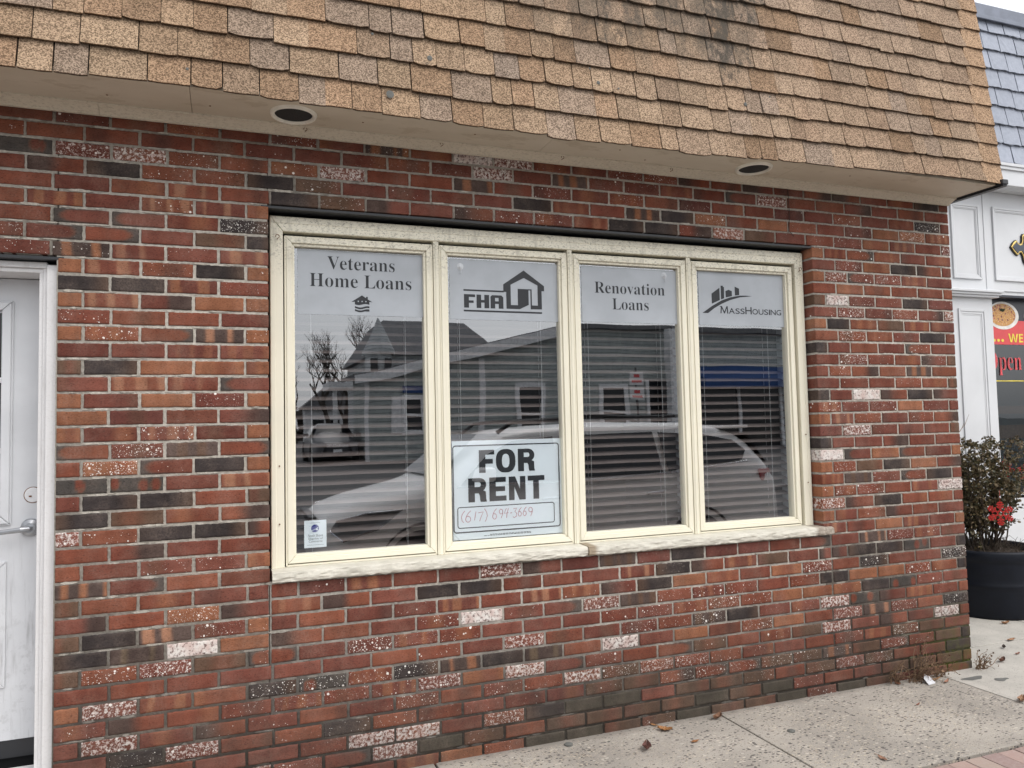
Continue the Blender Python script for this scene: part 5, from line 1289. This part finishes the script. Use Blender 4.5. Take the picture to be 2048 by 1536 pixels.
mb = MB(); mb.box(6.6, 12, NY + .9, NY + .95, 1.52, 1.60); mb.box(6.6, 12, NY + .95, NY + 1.0, 1.26, 1.40); mb.build('booth_back', 'soil', res)
# printed banner on the glass
KX, KZ = 4.9605 / 4.8555, 4.9605 / 4.8555
def deep(mb):
    mb.v = [(0.625 + (x - 0.625) * KX, y_, 1.503 + (z - 1.503) * KZ) for x, y_, z in mb.v]; return mb
BY = NY + .105
bn = MB(); bn.box(6.90, 9.0, BY, BY + .003, 2.345, 2.553)
banner = deep(bn).build('food_banner', 'banner_black', None, origin=(7.9, BY, 2.13)); tag(banner, 'red and black food banner with pasta plates and yellow letters in the restaurant window', 'banner')
y2 = BY - .0015
bn = MB(); bn.flat([(6.90, 2.130), (9.0, 2.130), (9.0, 2.346), (6.90, 2.346)], y2); deep(bn).build('red_band', 'banner_red', banner)
bn = MB(); bn.flat(ell(7.095, 2.388, .196, .124), y2 - .002); deep(bn).build('plate', 'plate_white', banner); bn = MB(); bn.flat(ell(7.555, 2.388, .196, .124), y2 - .002); deep(bn).build('plate', 'plate_white', banner)
bn = MB(); bn.flat(ell(7.085, 2.394, .165, .101), y2 - .0035); deep(bn).build('pasta', 'pasta_print', banner); bn = MB(); bn.flat(ell(7.555, 2.394, .165, .101), y2 - .0035); deep(bn).build('pasta', 'pasta_print', banner)
bn = MB(); bn.flat([(7.05, 2.435), (7.075, 2.452), (7.10, 2.446), (7.125, 2.455), (7.115, 2.432), (7.095, 2.42), (7.07, 2.425)], y2 - .0045); deep(bn).build('herbs', 'leaf_sprig', banner) if 'leaf_sprig' in MATS else deep(bn).build('herbs', 'hedge_leaf', banner)
bn = MB()
for cx in (6.972, 7.022, 7.073): bn.flat(ell(cx, 2.166, .017, .013, 14), y2 - .002)
text_into(bn, 'WE', (7.148, 7.330, 2.152, 2.228), y2 - .002, style=SANSB)
deep(bn).build('lettering', 'banner_yellow', banner)
on = MB(); text_into(on, 'Open', (6.872, 7.298, 1.858, 2.068), y2, style=SERIF, offset=-.010)
ol = deep(on).build('open_lettering', 'open_red', None, origin=(7.1, y2, 1.86)); tag(ol, 'red serif Open lettering on the restaurant window', 'lettering')
ln = MB(); ln.box(6.90, 9.0, y2, y2 + .003, 1.803, 1.811); deep(ln).build('gold_line', 'banner_yellow', wf)
# carved plaque
def plaque(ins):
    c = [(7.211, 3.008), (7.24, 3.045), (7.270, 3.069), (7.291, 3.075), (7.306, 3.055), (7.326, 3.044), (7.348, 3.049), (7.357, 3.075), (7.360, 3.115), (7.375, 3.134), (7.45, 3.14), (8.3, 3.14), (8.3, 2.86), (7.46, 2.86), (7.39, 2.858), (7.368, 2.885), (7.358, 2.93), (7.338, 2.962), (7.318, 2.957), (7.298, 2.934), (7.275, 2.943), (7.24, 2.972)]
    ctr = Vector((7.33, 3.0)); out = []
    n = len(c)
    for i in range(n):
        a, b, d = Vector(c[i - 1]), Vector(c[i]), Vector(c[(i + 1) % n]); t_ = (d - a).normalized(); out.append(tuple(b + Vector((t_.y, -t_.x)) * ins))
    return out
pq = MB(); pq.prism_xz(plaque(-.004), NY - .022, NY - .0126)
pl = pq.build('carved_plaque', 'banner_black', None, origin=(7.75, NY - .02, 2.86), bevel=.001); tag(pl, 'dark blue cross-ended plaque with gold rim on the white restaurant frieze', 'sign')
pq = MB(); pq.prism_xz(plaque(.004), NY - .030, NY - .0225); pq.build('gold_rim', 'gold_leaf', pl, bevel=.003)
pq = MB(); pq.prism_xz(plaque(.019), NY - .034, NY - .0302); pq.build('face', 'sign_navy', pl)

# ================================================================== the street behind the camera, seen in the panes
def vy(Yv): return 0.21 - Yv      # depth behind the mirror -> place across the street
def car(name, label, st, cy, paint, wheels, wr, glass, rails=False, flip=1, x_off=0.0, z_off=0.0, rot=None):
    """stations: x, z_bottom, z_belt, z_top, half width at sill, belt, roof"""
    c = empty(name, label, 'car', (0, cy, 0) if rot is None else (x_off, cy, z_off))
    body = MB(); rows = []
    for (x, zb, zl, zt, ws, wb, wt) in st:
        half = [(ws * .55, zb), (ws * .96, zb + .02), (ws, zb + (zl - zb) * .35), (wb * 1.0, zb + (zl - zb) * .72), (wb * .97, zl), (wt * 1.02 + .0, zl + (zt - zl) * .78), (wt * .86, zl + (zt - zl) * .97), (wt * .45, zt)]
        rows.append([(x, cy - a, z) for a, z in half] + [(x, cy + a, z) for a, z in reversed(half)])
    n = len(rows[0]); o = body.add([p for r_ in rows for p in r_], [])
    for i in range(len(rows) - 1):
        for k in range(n):
            k2 = (k + 1) % n; body.f.append((i * n + k, (i + 1) * n + k, (i + 1) * n + k2, i * n + k2)); body.m.append(0)
    body.f.append(tuple(range(n))); body.m.append(0); body.f.append(tuple(len(rows) * n - 1 - k for k in range(n))); body.m.append(0)
    parts = []
    b = body.build('body', paint, c, smooth=True); sub = b.modifiers.new('subsurf', 'SUBSURF'); sub.levels = 2; sub.render_levels = 2; parts.append(b)
    for (x, z) in wheels:
        for sg in (-1, 1):
            yo = cy + sg * (st[len(st) // 2][4] - .10)
            w = MB(); w.lathe([(wr * .62, -.105), (wr * .9, -.11), (wr, -.07), (wr, .07), (wr * .9, .11), (wr * .62, .105)], (x, yo, z), 32, axis='y'); wo = w.build('wheel', 'tyre_rubber', c, smooth=True); parts.append(wo)
            w = MB()
            w.lathe([(.0001, sg * .09), (wr * .15, sg * .09), (wr * .2, sg * .07)], (x, yo, z), 20, axis='y')
            for k in range(10):
                a = 2 * math.pi * k / 10; w.tube([(x + wr * .12 * math.cos(a), yo + sg * .08, z + wr * .12 * math.sin(a)), (x + wr * .62 * math.cos(a), yo + sg * .095, z + wr * .62 * math.sin(a))], .022, 6)
            w.lathe([(wr * .58, sg * .10), (wr * .66, sg * .108), (wr * .66, sg * .02), (wr * .58, sg * .02)], (x, yo, z), 32, axis='y')
            parts.append(w.build('rim', 'chrome', wo, smooth=False))
            w = MB(); w.lathe([(wr * 1.0, sg * .035), (wr * 1.14, sg * .085), (wr * 1.17, sg * .11)], (x, yo, z), 32, axis='y'); parts.append(w.build('wheel_arch', 'black_metal', c))
    return c, parts
# silver SUV at the kerb, nose to the left
GZ = -0.125
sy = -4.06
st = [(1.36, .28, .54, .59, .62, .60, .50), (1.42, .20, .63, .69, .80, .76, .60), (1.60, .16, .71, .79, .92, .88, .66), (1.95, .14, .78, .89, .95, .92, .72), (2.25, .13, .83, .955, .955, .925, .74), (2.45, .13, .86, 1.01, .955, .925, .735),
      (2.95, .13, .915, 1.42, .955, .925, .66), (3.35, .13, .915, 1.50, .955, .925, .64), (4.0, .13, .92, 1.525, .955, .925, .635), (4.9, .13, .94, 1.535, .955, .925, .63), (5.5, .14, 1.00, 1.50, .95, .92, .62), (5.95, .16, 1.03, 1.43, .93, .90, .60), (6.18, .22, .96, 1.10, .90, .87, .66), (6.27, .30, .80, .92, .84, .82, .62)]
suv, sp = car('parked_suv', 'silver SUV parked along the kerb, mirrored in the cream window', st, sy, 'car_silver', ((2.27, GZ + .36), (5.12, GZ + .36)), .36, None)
def side_pane(parent, poly, sg, yb, yt, zb, zt, m='car_glass', name='side_window', th=.006):
    f = MB(); yy = lambda z: sy_ + sg * (yb + (yt - yb) * (z - zb) / (zt - zb) + .012)
    f.add([(x, yy(z), z) for x, z in poly] + [(x, yy(z) - sg * th, z) for x, z in poly], [tuple(range(len(poly))), tuple(range(2 * len(poly) - 1, len(poly) - 1, -1))] + [(i, (i + 1) % len(poly), (i + 1) % len(poly) + len(poly), i + len(poly)) for i in range(len(poly))])
    return f.build(name, m, parent)
sy_ = sy
for sg in (-1, 1):
    for poly in ([(2.62, .945), (3.66, .97), (3.66, 1.40), (3.22, 1.37), (2.96, 1.26)], [(3.73, .978), (4.78, 1.0), (4.78, 1.415), (3.73, 1.405)], [(4.85, 1.005), (5.78, 1.10), (5.86, 1.20), (5.74, 1.31), (5.35, 1.385), (4.85, 1.41)]):
        side_pane(suv, poly, sg, .91, .665, .95, 1.42)
    f = MB(); f.tube([(2.6, sy + sg * .925, .955), (3.7, sy + sg * .925, .962), (4.8, sy + sg * .922, .988), (5.8, sy + sg * .905, 1.085)], .011, 6); f.build('chrome_strip', 'chrome', suv)
    for x in (3.42, 4.55):
        f = MB(); f.tube([(x, sy + sg * .95, .80), (x + .03, sy + sg * .985, .805), (x + .17, sy + sg * .985, .81), (x + .2, sy + sg * .95, .81)], .013, 8); f.build('handle', 'chrome', suv)
    f = MB(); f.tube([(3.1, sy + sg * .60, 1.45), (3.25, sy + sg * .62, 1.545), (4.1, sy + sg * .62, 1.58), (5.2, sy + sg * .60, 1.575), (5.4, sy + sg * .58, 1.49)], .02, 8); f.build('roof_rail', 'black_metal', suv)
    f = MB(); f.hexa([(2.72, sy + sg * .93, 1.0), (2.92, sy + sg * .93, .99), (2.92, sy + sg * 1.13, 1.0), (2.76, sy + sg * 1.12, 1.0), (2.76, sy + sg * .95, 1.13), (2.92, sy + sg * .95, 1.14), (2.92, sy + sg * 1.12, 1.13), (2.80, sy + sg * 1.11, 1.13)]); f.build('wing_mirror', 'car_silver', suv, bevel=.03)
    f = MB(); f.add([(1.47, sy + sg * .80, .62), (1.56, sy + sg * .905, .53), (1.86, sy + sg * .965, .63), (2.08, sy + sg * .965, .77), (1.78, sy + sg * .925, .755), (1.52, sy + sg * .84, .70)], [(0, 1, 2, 3, 4, 5)])
    f.build('headlight', 'headlight_glass', suv)
    f = MB(); f.tube([(1.47, sy + sg * .81, .62), (1.57, sy + sg * .915, .535), (1.86, sy + sg * .972, .63), (2.08, sy + sg * .972, .77), (1.78, sy + sg * .93, .757), (1.52, sy + sg * .845, .70)], .01, 6); f.build('headlight_trim', 'chrome', suv)
    f = MB(); f.hexa([(5.98, sy + sg * .90, .86), (6.20, sy + sg * .80, .86), (6.24, sy + sg * .6, .86), (6.1, sy + sg * .6, .86), (5.95, sy + sg * .88, .99), (6.17, sy + sg * .80, .99), (6.2, sy + sg * .6, .99), (6.1, sy + sg * .6, .99)]); f.build('tail_light', 'tail_red', suv, bevel=.02)
f = MB(); f.add([(2.48, sy - .70, 1.03), (2.48, sy + .70, 1.03), (2.93, sy + .60, 1.415), (2.93, sy - .60, 1.415)], [(0, 1, 2, 3)])
for i, p in enumerate(list(f.v)): f.v[i] = (p[0] - .03, p[1], p[2] + .03)
f.build('windshield', 'car_glass', suv)
f = MB(); f.box(5.72, 6.05, sy - .6, sy + .6, 1.43, 1.465); f.build('spoiler', 'car_silver', suv, bevel=.012)
f = MB(); f.add([(6.0, sy - .62, 1.38), (6.0, sy + .62, 1.38), (6.22, sy + .68, 1.04), (6.22, sy - .68, 1.04)], [(0, 1, 2, 3)]); f.build('rear_window', 'car_glass', suv)
f = MB()
for k in range(4): f.box(1.335, 1.40, sy - .45, sy + .45, .50 + .06 * k, .52 + .06 * k)
f.build('grille', 'black_metal', suv, bevel=.006)
f = MB(); f.box(1.95, 5.5, sy - .93, sy + .93, GZ + .16, GZ + .28); f.build('underbody', 'black_metal', suv)

# charcoal sedan in the lot, nose towards the shop
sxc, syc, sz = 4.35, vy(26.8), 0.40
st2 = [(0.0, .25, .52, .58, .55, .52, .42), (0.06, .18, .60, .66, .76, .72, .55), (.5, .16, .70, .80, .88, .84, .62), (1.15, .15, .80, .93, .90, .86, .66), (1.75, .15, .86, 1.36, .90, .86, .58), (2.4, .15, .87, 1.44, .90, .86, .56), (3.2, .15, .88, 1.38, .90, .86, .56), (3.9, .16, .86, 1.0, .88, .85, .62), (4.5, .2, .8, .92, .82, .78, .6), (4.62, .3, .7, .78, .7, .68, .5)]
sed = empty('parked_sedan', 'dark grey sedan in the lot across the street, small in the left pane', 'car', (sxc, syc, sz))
def turn(mb):
    for i, (x, y_, z) in enumerate(mb.v): mb.v[i] = (sxc + y_, syc + 2.3 - x, z + sz)
    return mb
mb = MB(); rows = []
for (x, zb, zl, zt, ws, wb, wt) in st2:
    half = [(ws * .55, zb), (ws * .96, zb + .02), (ws, zb + (zl - zb) * .35), (wb, zb + (zl - zb) * .72), (wb * .97, zl), (wt * 1.02, zl + (zt - zl) * .78), (wt * .86, zl + (zt - zl) * .97), (wt * .45, zt)]
    rows.append([(x, -a, z) for a, z in half] + [(x, a, z) for a, z in reversed(half)])
n = len(rows[0]); mb.add([p for r_ in rows for p in r_], [])
for i in range(len(rows) - 1):
    for k in range(n): k2 = (k + 1) % n; mb.f.append((i * n + k, i * n + k2, (i + 1) * n + k2, (i + 1) * n + k)); mb.m.append(0)
mb.f.append(tuple(range(n))); mb.m.append(0); mb.f.append(tuple(len(rows) * n - 1 - k for k in range(n))); mb.m.append(0)
b = turn(mb).build('body', 'car_charcoal', sed, smooth=True); sub = b.modifiers.new('subsurf', 'SUBSURF'); sub.levels = 2; sub.render_levels = 2
mb = MB(); mb.add([(1.16, -.66, .95), (1.16, .66, .95), (1.72, .56, 1.34), (1.72, -.56, 1.34)], [(0, 1, 2, 3)]); turn(mb).build('windshield', 'car_glass', sed)
for sg in (-1, 1):
    mb = MB(); mb.add([(-.02, sg * .45, .55), (.0, sg * .74, .56), (.12, sg * .80, .68), (.06, sg * .48, .66)], [(0, 1, 2, 3)]); turn(mb).build('headlight', 'headlight_glass', sed)
    mb = MB(); mb.add([(1.35, sg * .88, .90), (3.3, sg * .88, .91), (3.0, sg * .63, 1.32), (1.9, sg * .63, 1.32)], [(0, 1, 2, 3)]); turn(mb).build('side_window', 'car_glass', sed)
    mb = MB(); mb.box(1.3, 1.42, sg * 1.0 - .1, sg * 1.0 + .1, .92, 1.04); turn(mb).build('wing_mirror', 'car_charcoal', sed, bevel=.03)
    for x in (.85, 3.65):
        mb = MB(); mb.lathe([(.0001, -.1), (.2, -.11), (.32, -.08), (.32, .08), (.2, .11), (.0001, .1)], (x, sg * .80, .32), 24, axis='y'); turn(mb).build('wheel', 'tyre_rubber', sed)
mb = MB(); mb.box(-.03, .03, -.42, .42, .50, .60); turn(mb).build('grille', 'chrome', sed, bevel=.01)
mb = MB(); mb.box(-.04, .02, -.17, .17, .34, .44); turn(mb).build('number_plate', 'post_white', sed)

# green clapboard building on the rising lot across the street
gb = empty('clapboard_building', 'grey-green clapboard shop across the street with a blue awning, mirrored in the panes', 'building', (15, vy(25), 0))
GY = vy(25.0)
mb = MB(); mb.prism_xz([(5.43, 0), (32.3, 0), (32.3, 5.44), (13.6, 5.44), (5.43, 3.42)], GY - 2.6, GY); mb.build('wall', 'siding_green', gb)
mb = MB(); mb.hexa([(5.03, GY - 3.0, 3.33), (13.6, GY - 3.0, 5.45), (13.6, GY + .4, 5.45), (5.03, GY + .4, 3.33), (5.0, GY - 3.0, 3.5), (13.6, GY - 3.0, 5.63), (13.6, GY + .4, 5.63), (5.0, GY + .4, 3.5)])
mb.box(13.601, 32.5, GY - 3.0, GY + .4, 5.45, 5.63)
rf = mb.build('roof', 'roof_grey', gb)
mb = MB(); mb.hexa([(5.03, GY + .401, 3.09), (13.6, GY + .401, 5.21), (13.6, GY + .43, 5.21), (5.03, GY + .43, 3.09), (5.03, GY + .401, 3.46), (13.6, GY + .401, 5.60), (13.6, GY + .43, 5.60), (5.03, GY + .43, 3.46)]); mb.build('rake_board', 'post_white', rf)
for (a, b_) in ((5.43, 5.58), (9.78, 10.02)):
    mb = MB(); mb.box(a, b_, GY + .002, GY + .05, 0, 3.4 if a < 6 else 4.2); mb.build('corner_board', 'post_white', gb)
def gwin(x0, x1, z0, z1, shutters=False):
    f = MB(); ring(f, x0 - .18, x1 + .18, z0 - .16, z1 + .16, .18, GY + .005, GY + .07); fo = f.build('window', 'post_white', gb)
    f = MB(); f.box(x0, x1, GY + .003, GY + .02, z0, z1); f.build('pane', 'window_dark', fo)
    f = MB(); f.box(x0, x1, GY + .021, GY + .05, (z0 + z1) / 2 - .04, (z0 + z1) / 2 + .04); f.build('sash_bar', 'post_white', fo)
    if shutters:
        for s0 in (x0 - .56, x1 + .2):
            f = MB(); f.box(s0, s0 + .36, GY + .004, GY + .06, z0 - .1, z1 + .1)
            for k in range(14): f.box(s0 + .04, s0 + .32, GY + .06, GY + .07, z0 + (z1 - z0) * k / 14, z0 + (z1 - z0) * (k + .6) / 14)
            f.build('shutter', 'post_white', fo)
gwin(11.53, 12.4, .95, 3.0); gwin(15.2, 16.15, .95, 3.0); gwin(6.95, 7.5, 1.5, 2.55, True)
f = MB(); f.box(6.8, 7.75, GY + .05, GY + .10, 2.78, 3.05); f.build('blue_signboard', 'awning_blue', gb)
f = MB(); f.box(17.2, 26.5, GY + .01, GY + .06, 0, 3.3); f.build('shopfront', 'window_dark', gb)
for x in (17.2, 19.6, 21.8, 24.1, 26.5):
    f = MB(); f.box(x - .07, x + .07, GY + .06, GY + .13, 0, 3.3); f.build('shopfront_post', 'post_white', gb)
f = MB(); f.hexa([(19.3, GY + .06, 3.15), (25.3, GY + .06, 3.15), (25.3, GY + 1.3, 2.95), (19.3, GY + 1.3, 2.95), (19.3, GY + .06, 3.95), (25.3, GY + .06, 3.95), (25.3, GY + 1.3, 3.3), (19.3, GY + 1.3, 3.3)]); f.build('awning', 'awning_blue', gb)
f = MB(); f.box(17.85, 18.25, GY + .6, GY + 1.0, 0, 5.4); f.build('porch_post', 'post_white', gb)

# Victorian house behind it
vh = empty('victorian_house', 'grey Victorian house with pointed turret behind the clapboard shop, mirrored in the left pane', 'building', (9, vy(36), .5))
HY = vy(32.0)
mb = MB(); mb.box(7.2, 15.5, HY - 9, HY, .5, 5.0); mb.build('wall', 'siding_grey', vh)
mb = MB(); mb.add([(6.9, HY + .3, 4.95), (13.2, HY + .3, 4.95), (13.2, HY - 9.3, 4.95), (6.9, HY - 9.3, 4.95), (7.9, HY - 2.0, 6.85), (12.0, HY - 2.0, 6.85), (12.0, HY - 6.5, 6.85), (7.9, HY - 6.5, 6.85)], [(0, 1, 5, 4), (1, 2, 6, 5), (2, 3, 7, 6), (3, 0, 4, 7), (4, 5, 6, 7), (0, 3, 2, 1)]); mb.build('roof', 'roof_grey', vh)
mb = MB(); mb.lathe([(.55, .5), (.55, 5.0)], (7.2, HY + .4, 0), 8); tu = mb.build('turret', 'siding_grey', vh)
mb = MB(); mb.lathe([(.72, 4.9), (.70, 5.1), (.02, 6.6)], (7.2, HY + .4, 0), 8); mb.build('turret_roof', 'siding_grey', tu)
for a in (-.42, .14):
    mb = MB(); mb.box(7.2 + a, 7.2 + a + .28, HY + .93, HY + .97, 3.9, 4.7); mb.build('pane', 'window_dark', tu)
mb = MB()
for x in (5.0, 5.9, 6.6): mb.box(x, x + .18, HY + 1.4, HY + 1.58, .5, 3.2)
mb.box(4.8, 7.0, HY - .5, HY + 1.8, 3.2, 3.5); mb.build('porch', 'post_white', vh)
# distant white house
dh = empty('distant_house', 'small white house far down the side street, mirrored low in the left pane', 'house', (8, vy(60), .5))
mb = MB(); mb.box(6.5, 11, vy(62), vy(60), .5, 3.2); mb.build('wall', 'post_white', dh)
mb = MB(); mb.prism_xz([(6.1, 3.2), (11.4, 3.2), (8.7, 5.2)], vy(62.5), vy(59.5)); mb.build('roof', 'roof_grey', dh)
for x in (7.1, 8.4, 9.7):
    mb = MB(); mb.box(x, x + .9, vy(60) + .002, vy(60) + .03, 1.2, 2.4); mb.build('window', 'window_dark', dh)
ho = MB(); rr = random.Random(77)
for k in range(700):
    x = rr.uniform(-6, 40); c = Vector((x, vy(70 + rr.uniform(-2, 2)), .6 + 2.8 * rr.random())); s_ = rr.uniform(.3, .8)
    a = Vector((rr.uniform(-1, 1), rr.uniform(-1, 1), rr.uniform(-1, 1))) * s_; b = Vector((rr.uniform(-1, 1), rr.uniform(-1, 1), rr.uniform(-1, 1))) * s_
    ho.add([c - a, c + b, c + a, c - b], [(0, 1, 2, 3)])
o = ho.build('far_hedge', 'branch_bark', None, origin=(10, vy(70), .5)); tag(o, 'brown winter hedge line at the far end of the lot', 'hedge'); o['kind'] = 'stuff'
# bare trees
def bare_tree(x, y_, h, seed, label):
    rr = random.Random(seed); t_ = empty('bare_tree', label, 'tree', (x, y_, .5), 'bare winter trees across the street')
    tr_ = MB(); cr = MB()
    def grow(mb, p, d, L, r_, lv):
        path = [p]; q = p.copy(); dd = d.copy()
        for k in range(4):
            dd = (dd + Vector((rr.uniform(-.22, .22), rr.uniform(-.22, .22), rr.uniform(-.05, .18)))).normalized(); q = q + dd * L / 4; path.append(q.copy())
        mb.tube(path, [r_, r_ * .88, r_ * .76, r_ * .66, r_ * .56], 5 if lv > 1 else 7)
        if lv >= 5: return
        for k in range(rr.choice((2, 3, 3)) + (1 if lv > 1 else 0)):
            a = rr.uniform(0, 6.28); sp = rr.uniform(.4, .95)
            nd = (dd + Vector((math.cos(a), math.sin(a), .25)) * sp).normalized(); grow(cr, path[rr.choice((2, 3, 4, 4))], nd, L * rr.uniform(.58, .8), r_ * .52, lv + 1)
    grow(tr_, Vector((x, y_, .4)), Vector((0, 0, 1)), h * .34, h * .024, 0)
    tr_.build('trunk', 'branch_bark', t_); cr.build('crown', 'branch_bark', t_)
bare_tree(7.0, vy(46), 9.0, 31, 'broad bare tree left of the turret in the reflected street')
bare_tree(5.4, vy(55), 8.0, 32, 'thin bare tree at the left edge of the reflected street')
bare_tree(9.2, vy(56), 10.5, 33, 'tall bare tree behind the parked sedan in the reflected street')
# street furniture in the mirror
sgn = empty('parking_sign', 'small white parking sign with red marks on a thin pole at the far kerb', 'sign', (9.15, vy(11.6), 0))
mb = MB(); mb.tube([(9.15, vy(11.6), -.02), (9.15, vy(11.6), 2.75)], .025, 8); mb.build('pole', 'black_metal', sgn)
for z in (2.35, 2.02):
    mb = MB(); mb.box(8.98, 9.32, vy(11.6) + .03, vy(11.6) + .035, z, z + .28); pb = mb.build('plate', 'post_white', sgn)
    mb = MB(); mb.box(9.03, 9.27, vy(11.6) + .0355, vy(11.6) + .038, z + .05, z + .10); mb.box(9.08, 9.22, vy(11.6) + .0355, vy(11.6) + .038, z + .15, z + .22); mb.build('red_marks', 'banner_red', pb)
for i, (h0, h1, dy) in enumerate(((6.2, 6.9, 9.0), (6.9, 7.4, 9.4), (5.4, 6.2, 8.8), (7.6, 8.3, 9.9))):
    mb = MB(); pts = [(-30 + 80 * k / 16, vy(dy) , h0 + (h1 - h0) * k / 16 - 1.1 * math.sin(math.pi * k / 16)) for k in range(17)]; mb.tube(pts, .014, 5)
    tag(mb.build('overhead_wire', 'wire_black', None, origin=(10, vy(dy), h0)), ('lowest', 'second', 'third', 'highest')[(1, 2, 0, 3)[i]] + ' of the four overhead wires crossing the reflected sky', 'wire', 'overhead wires across the street')
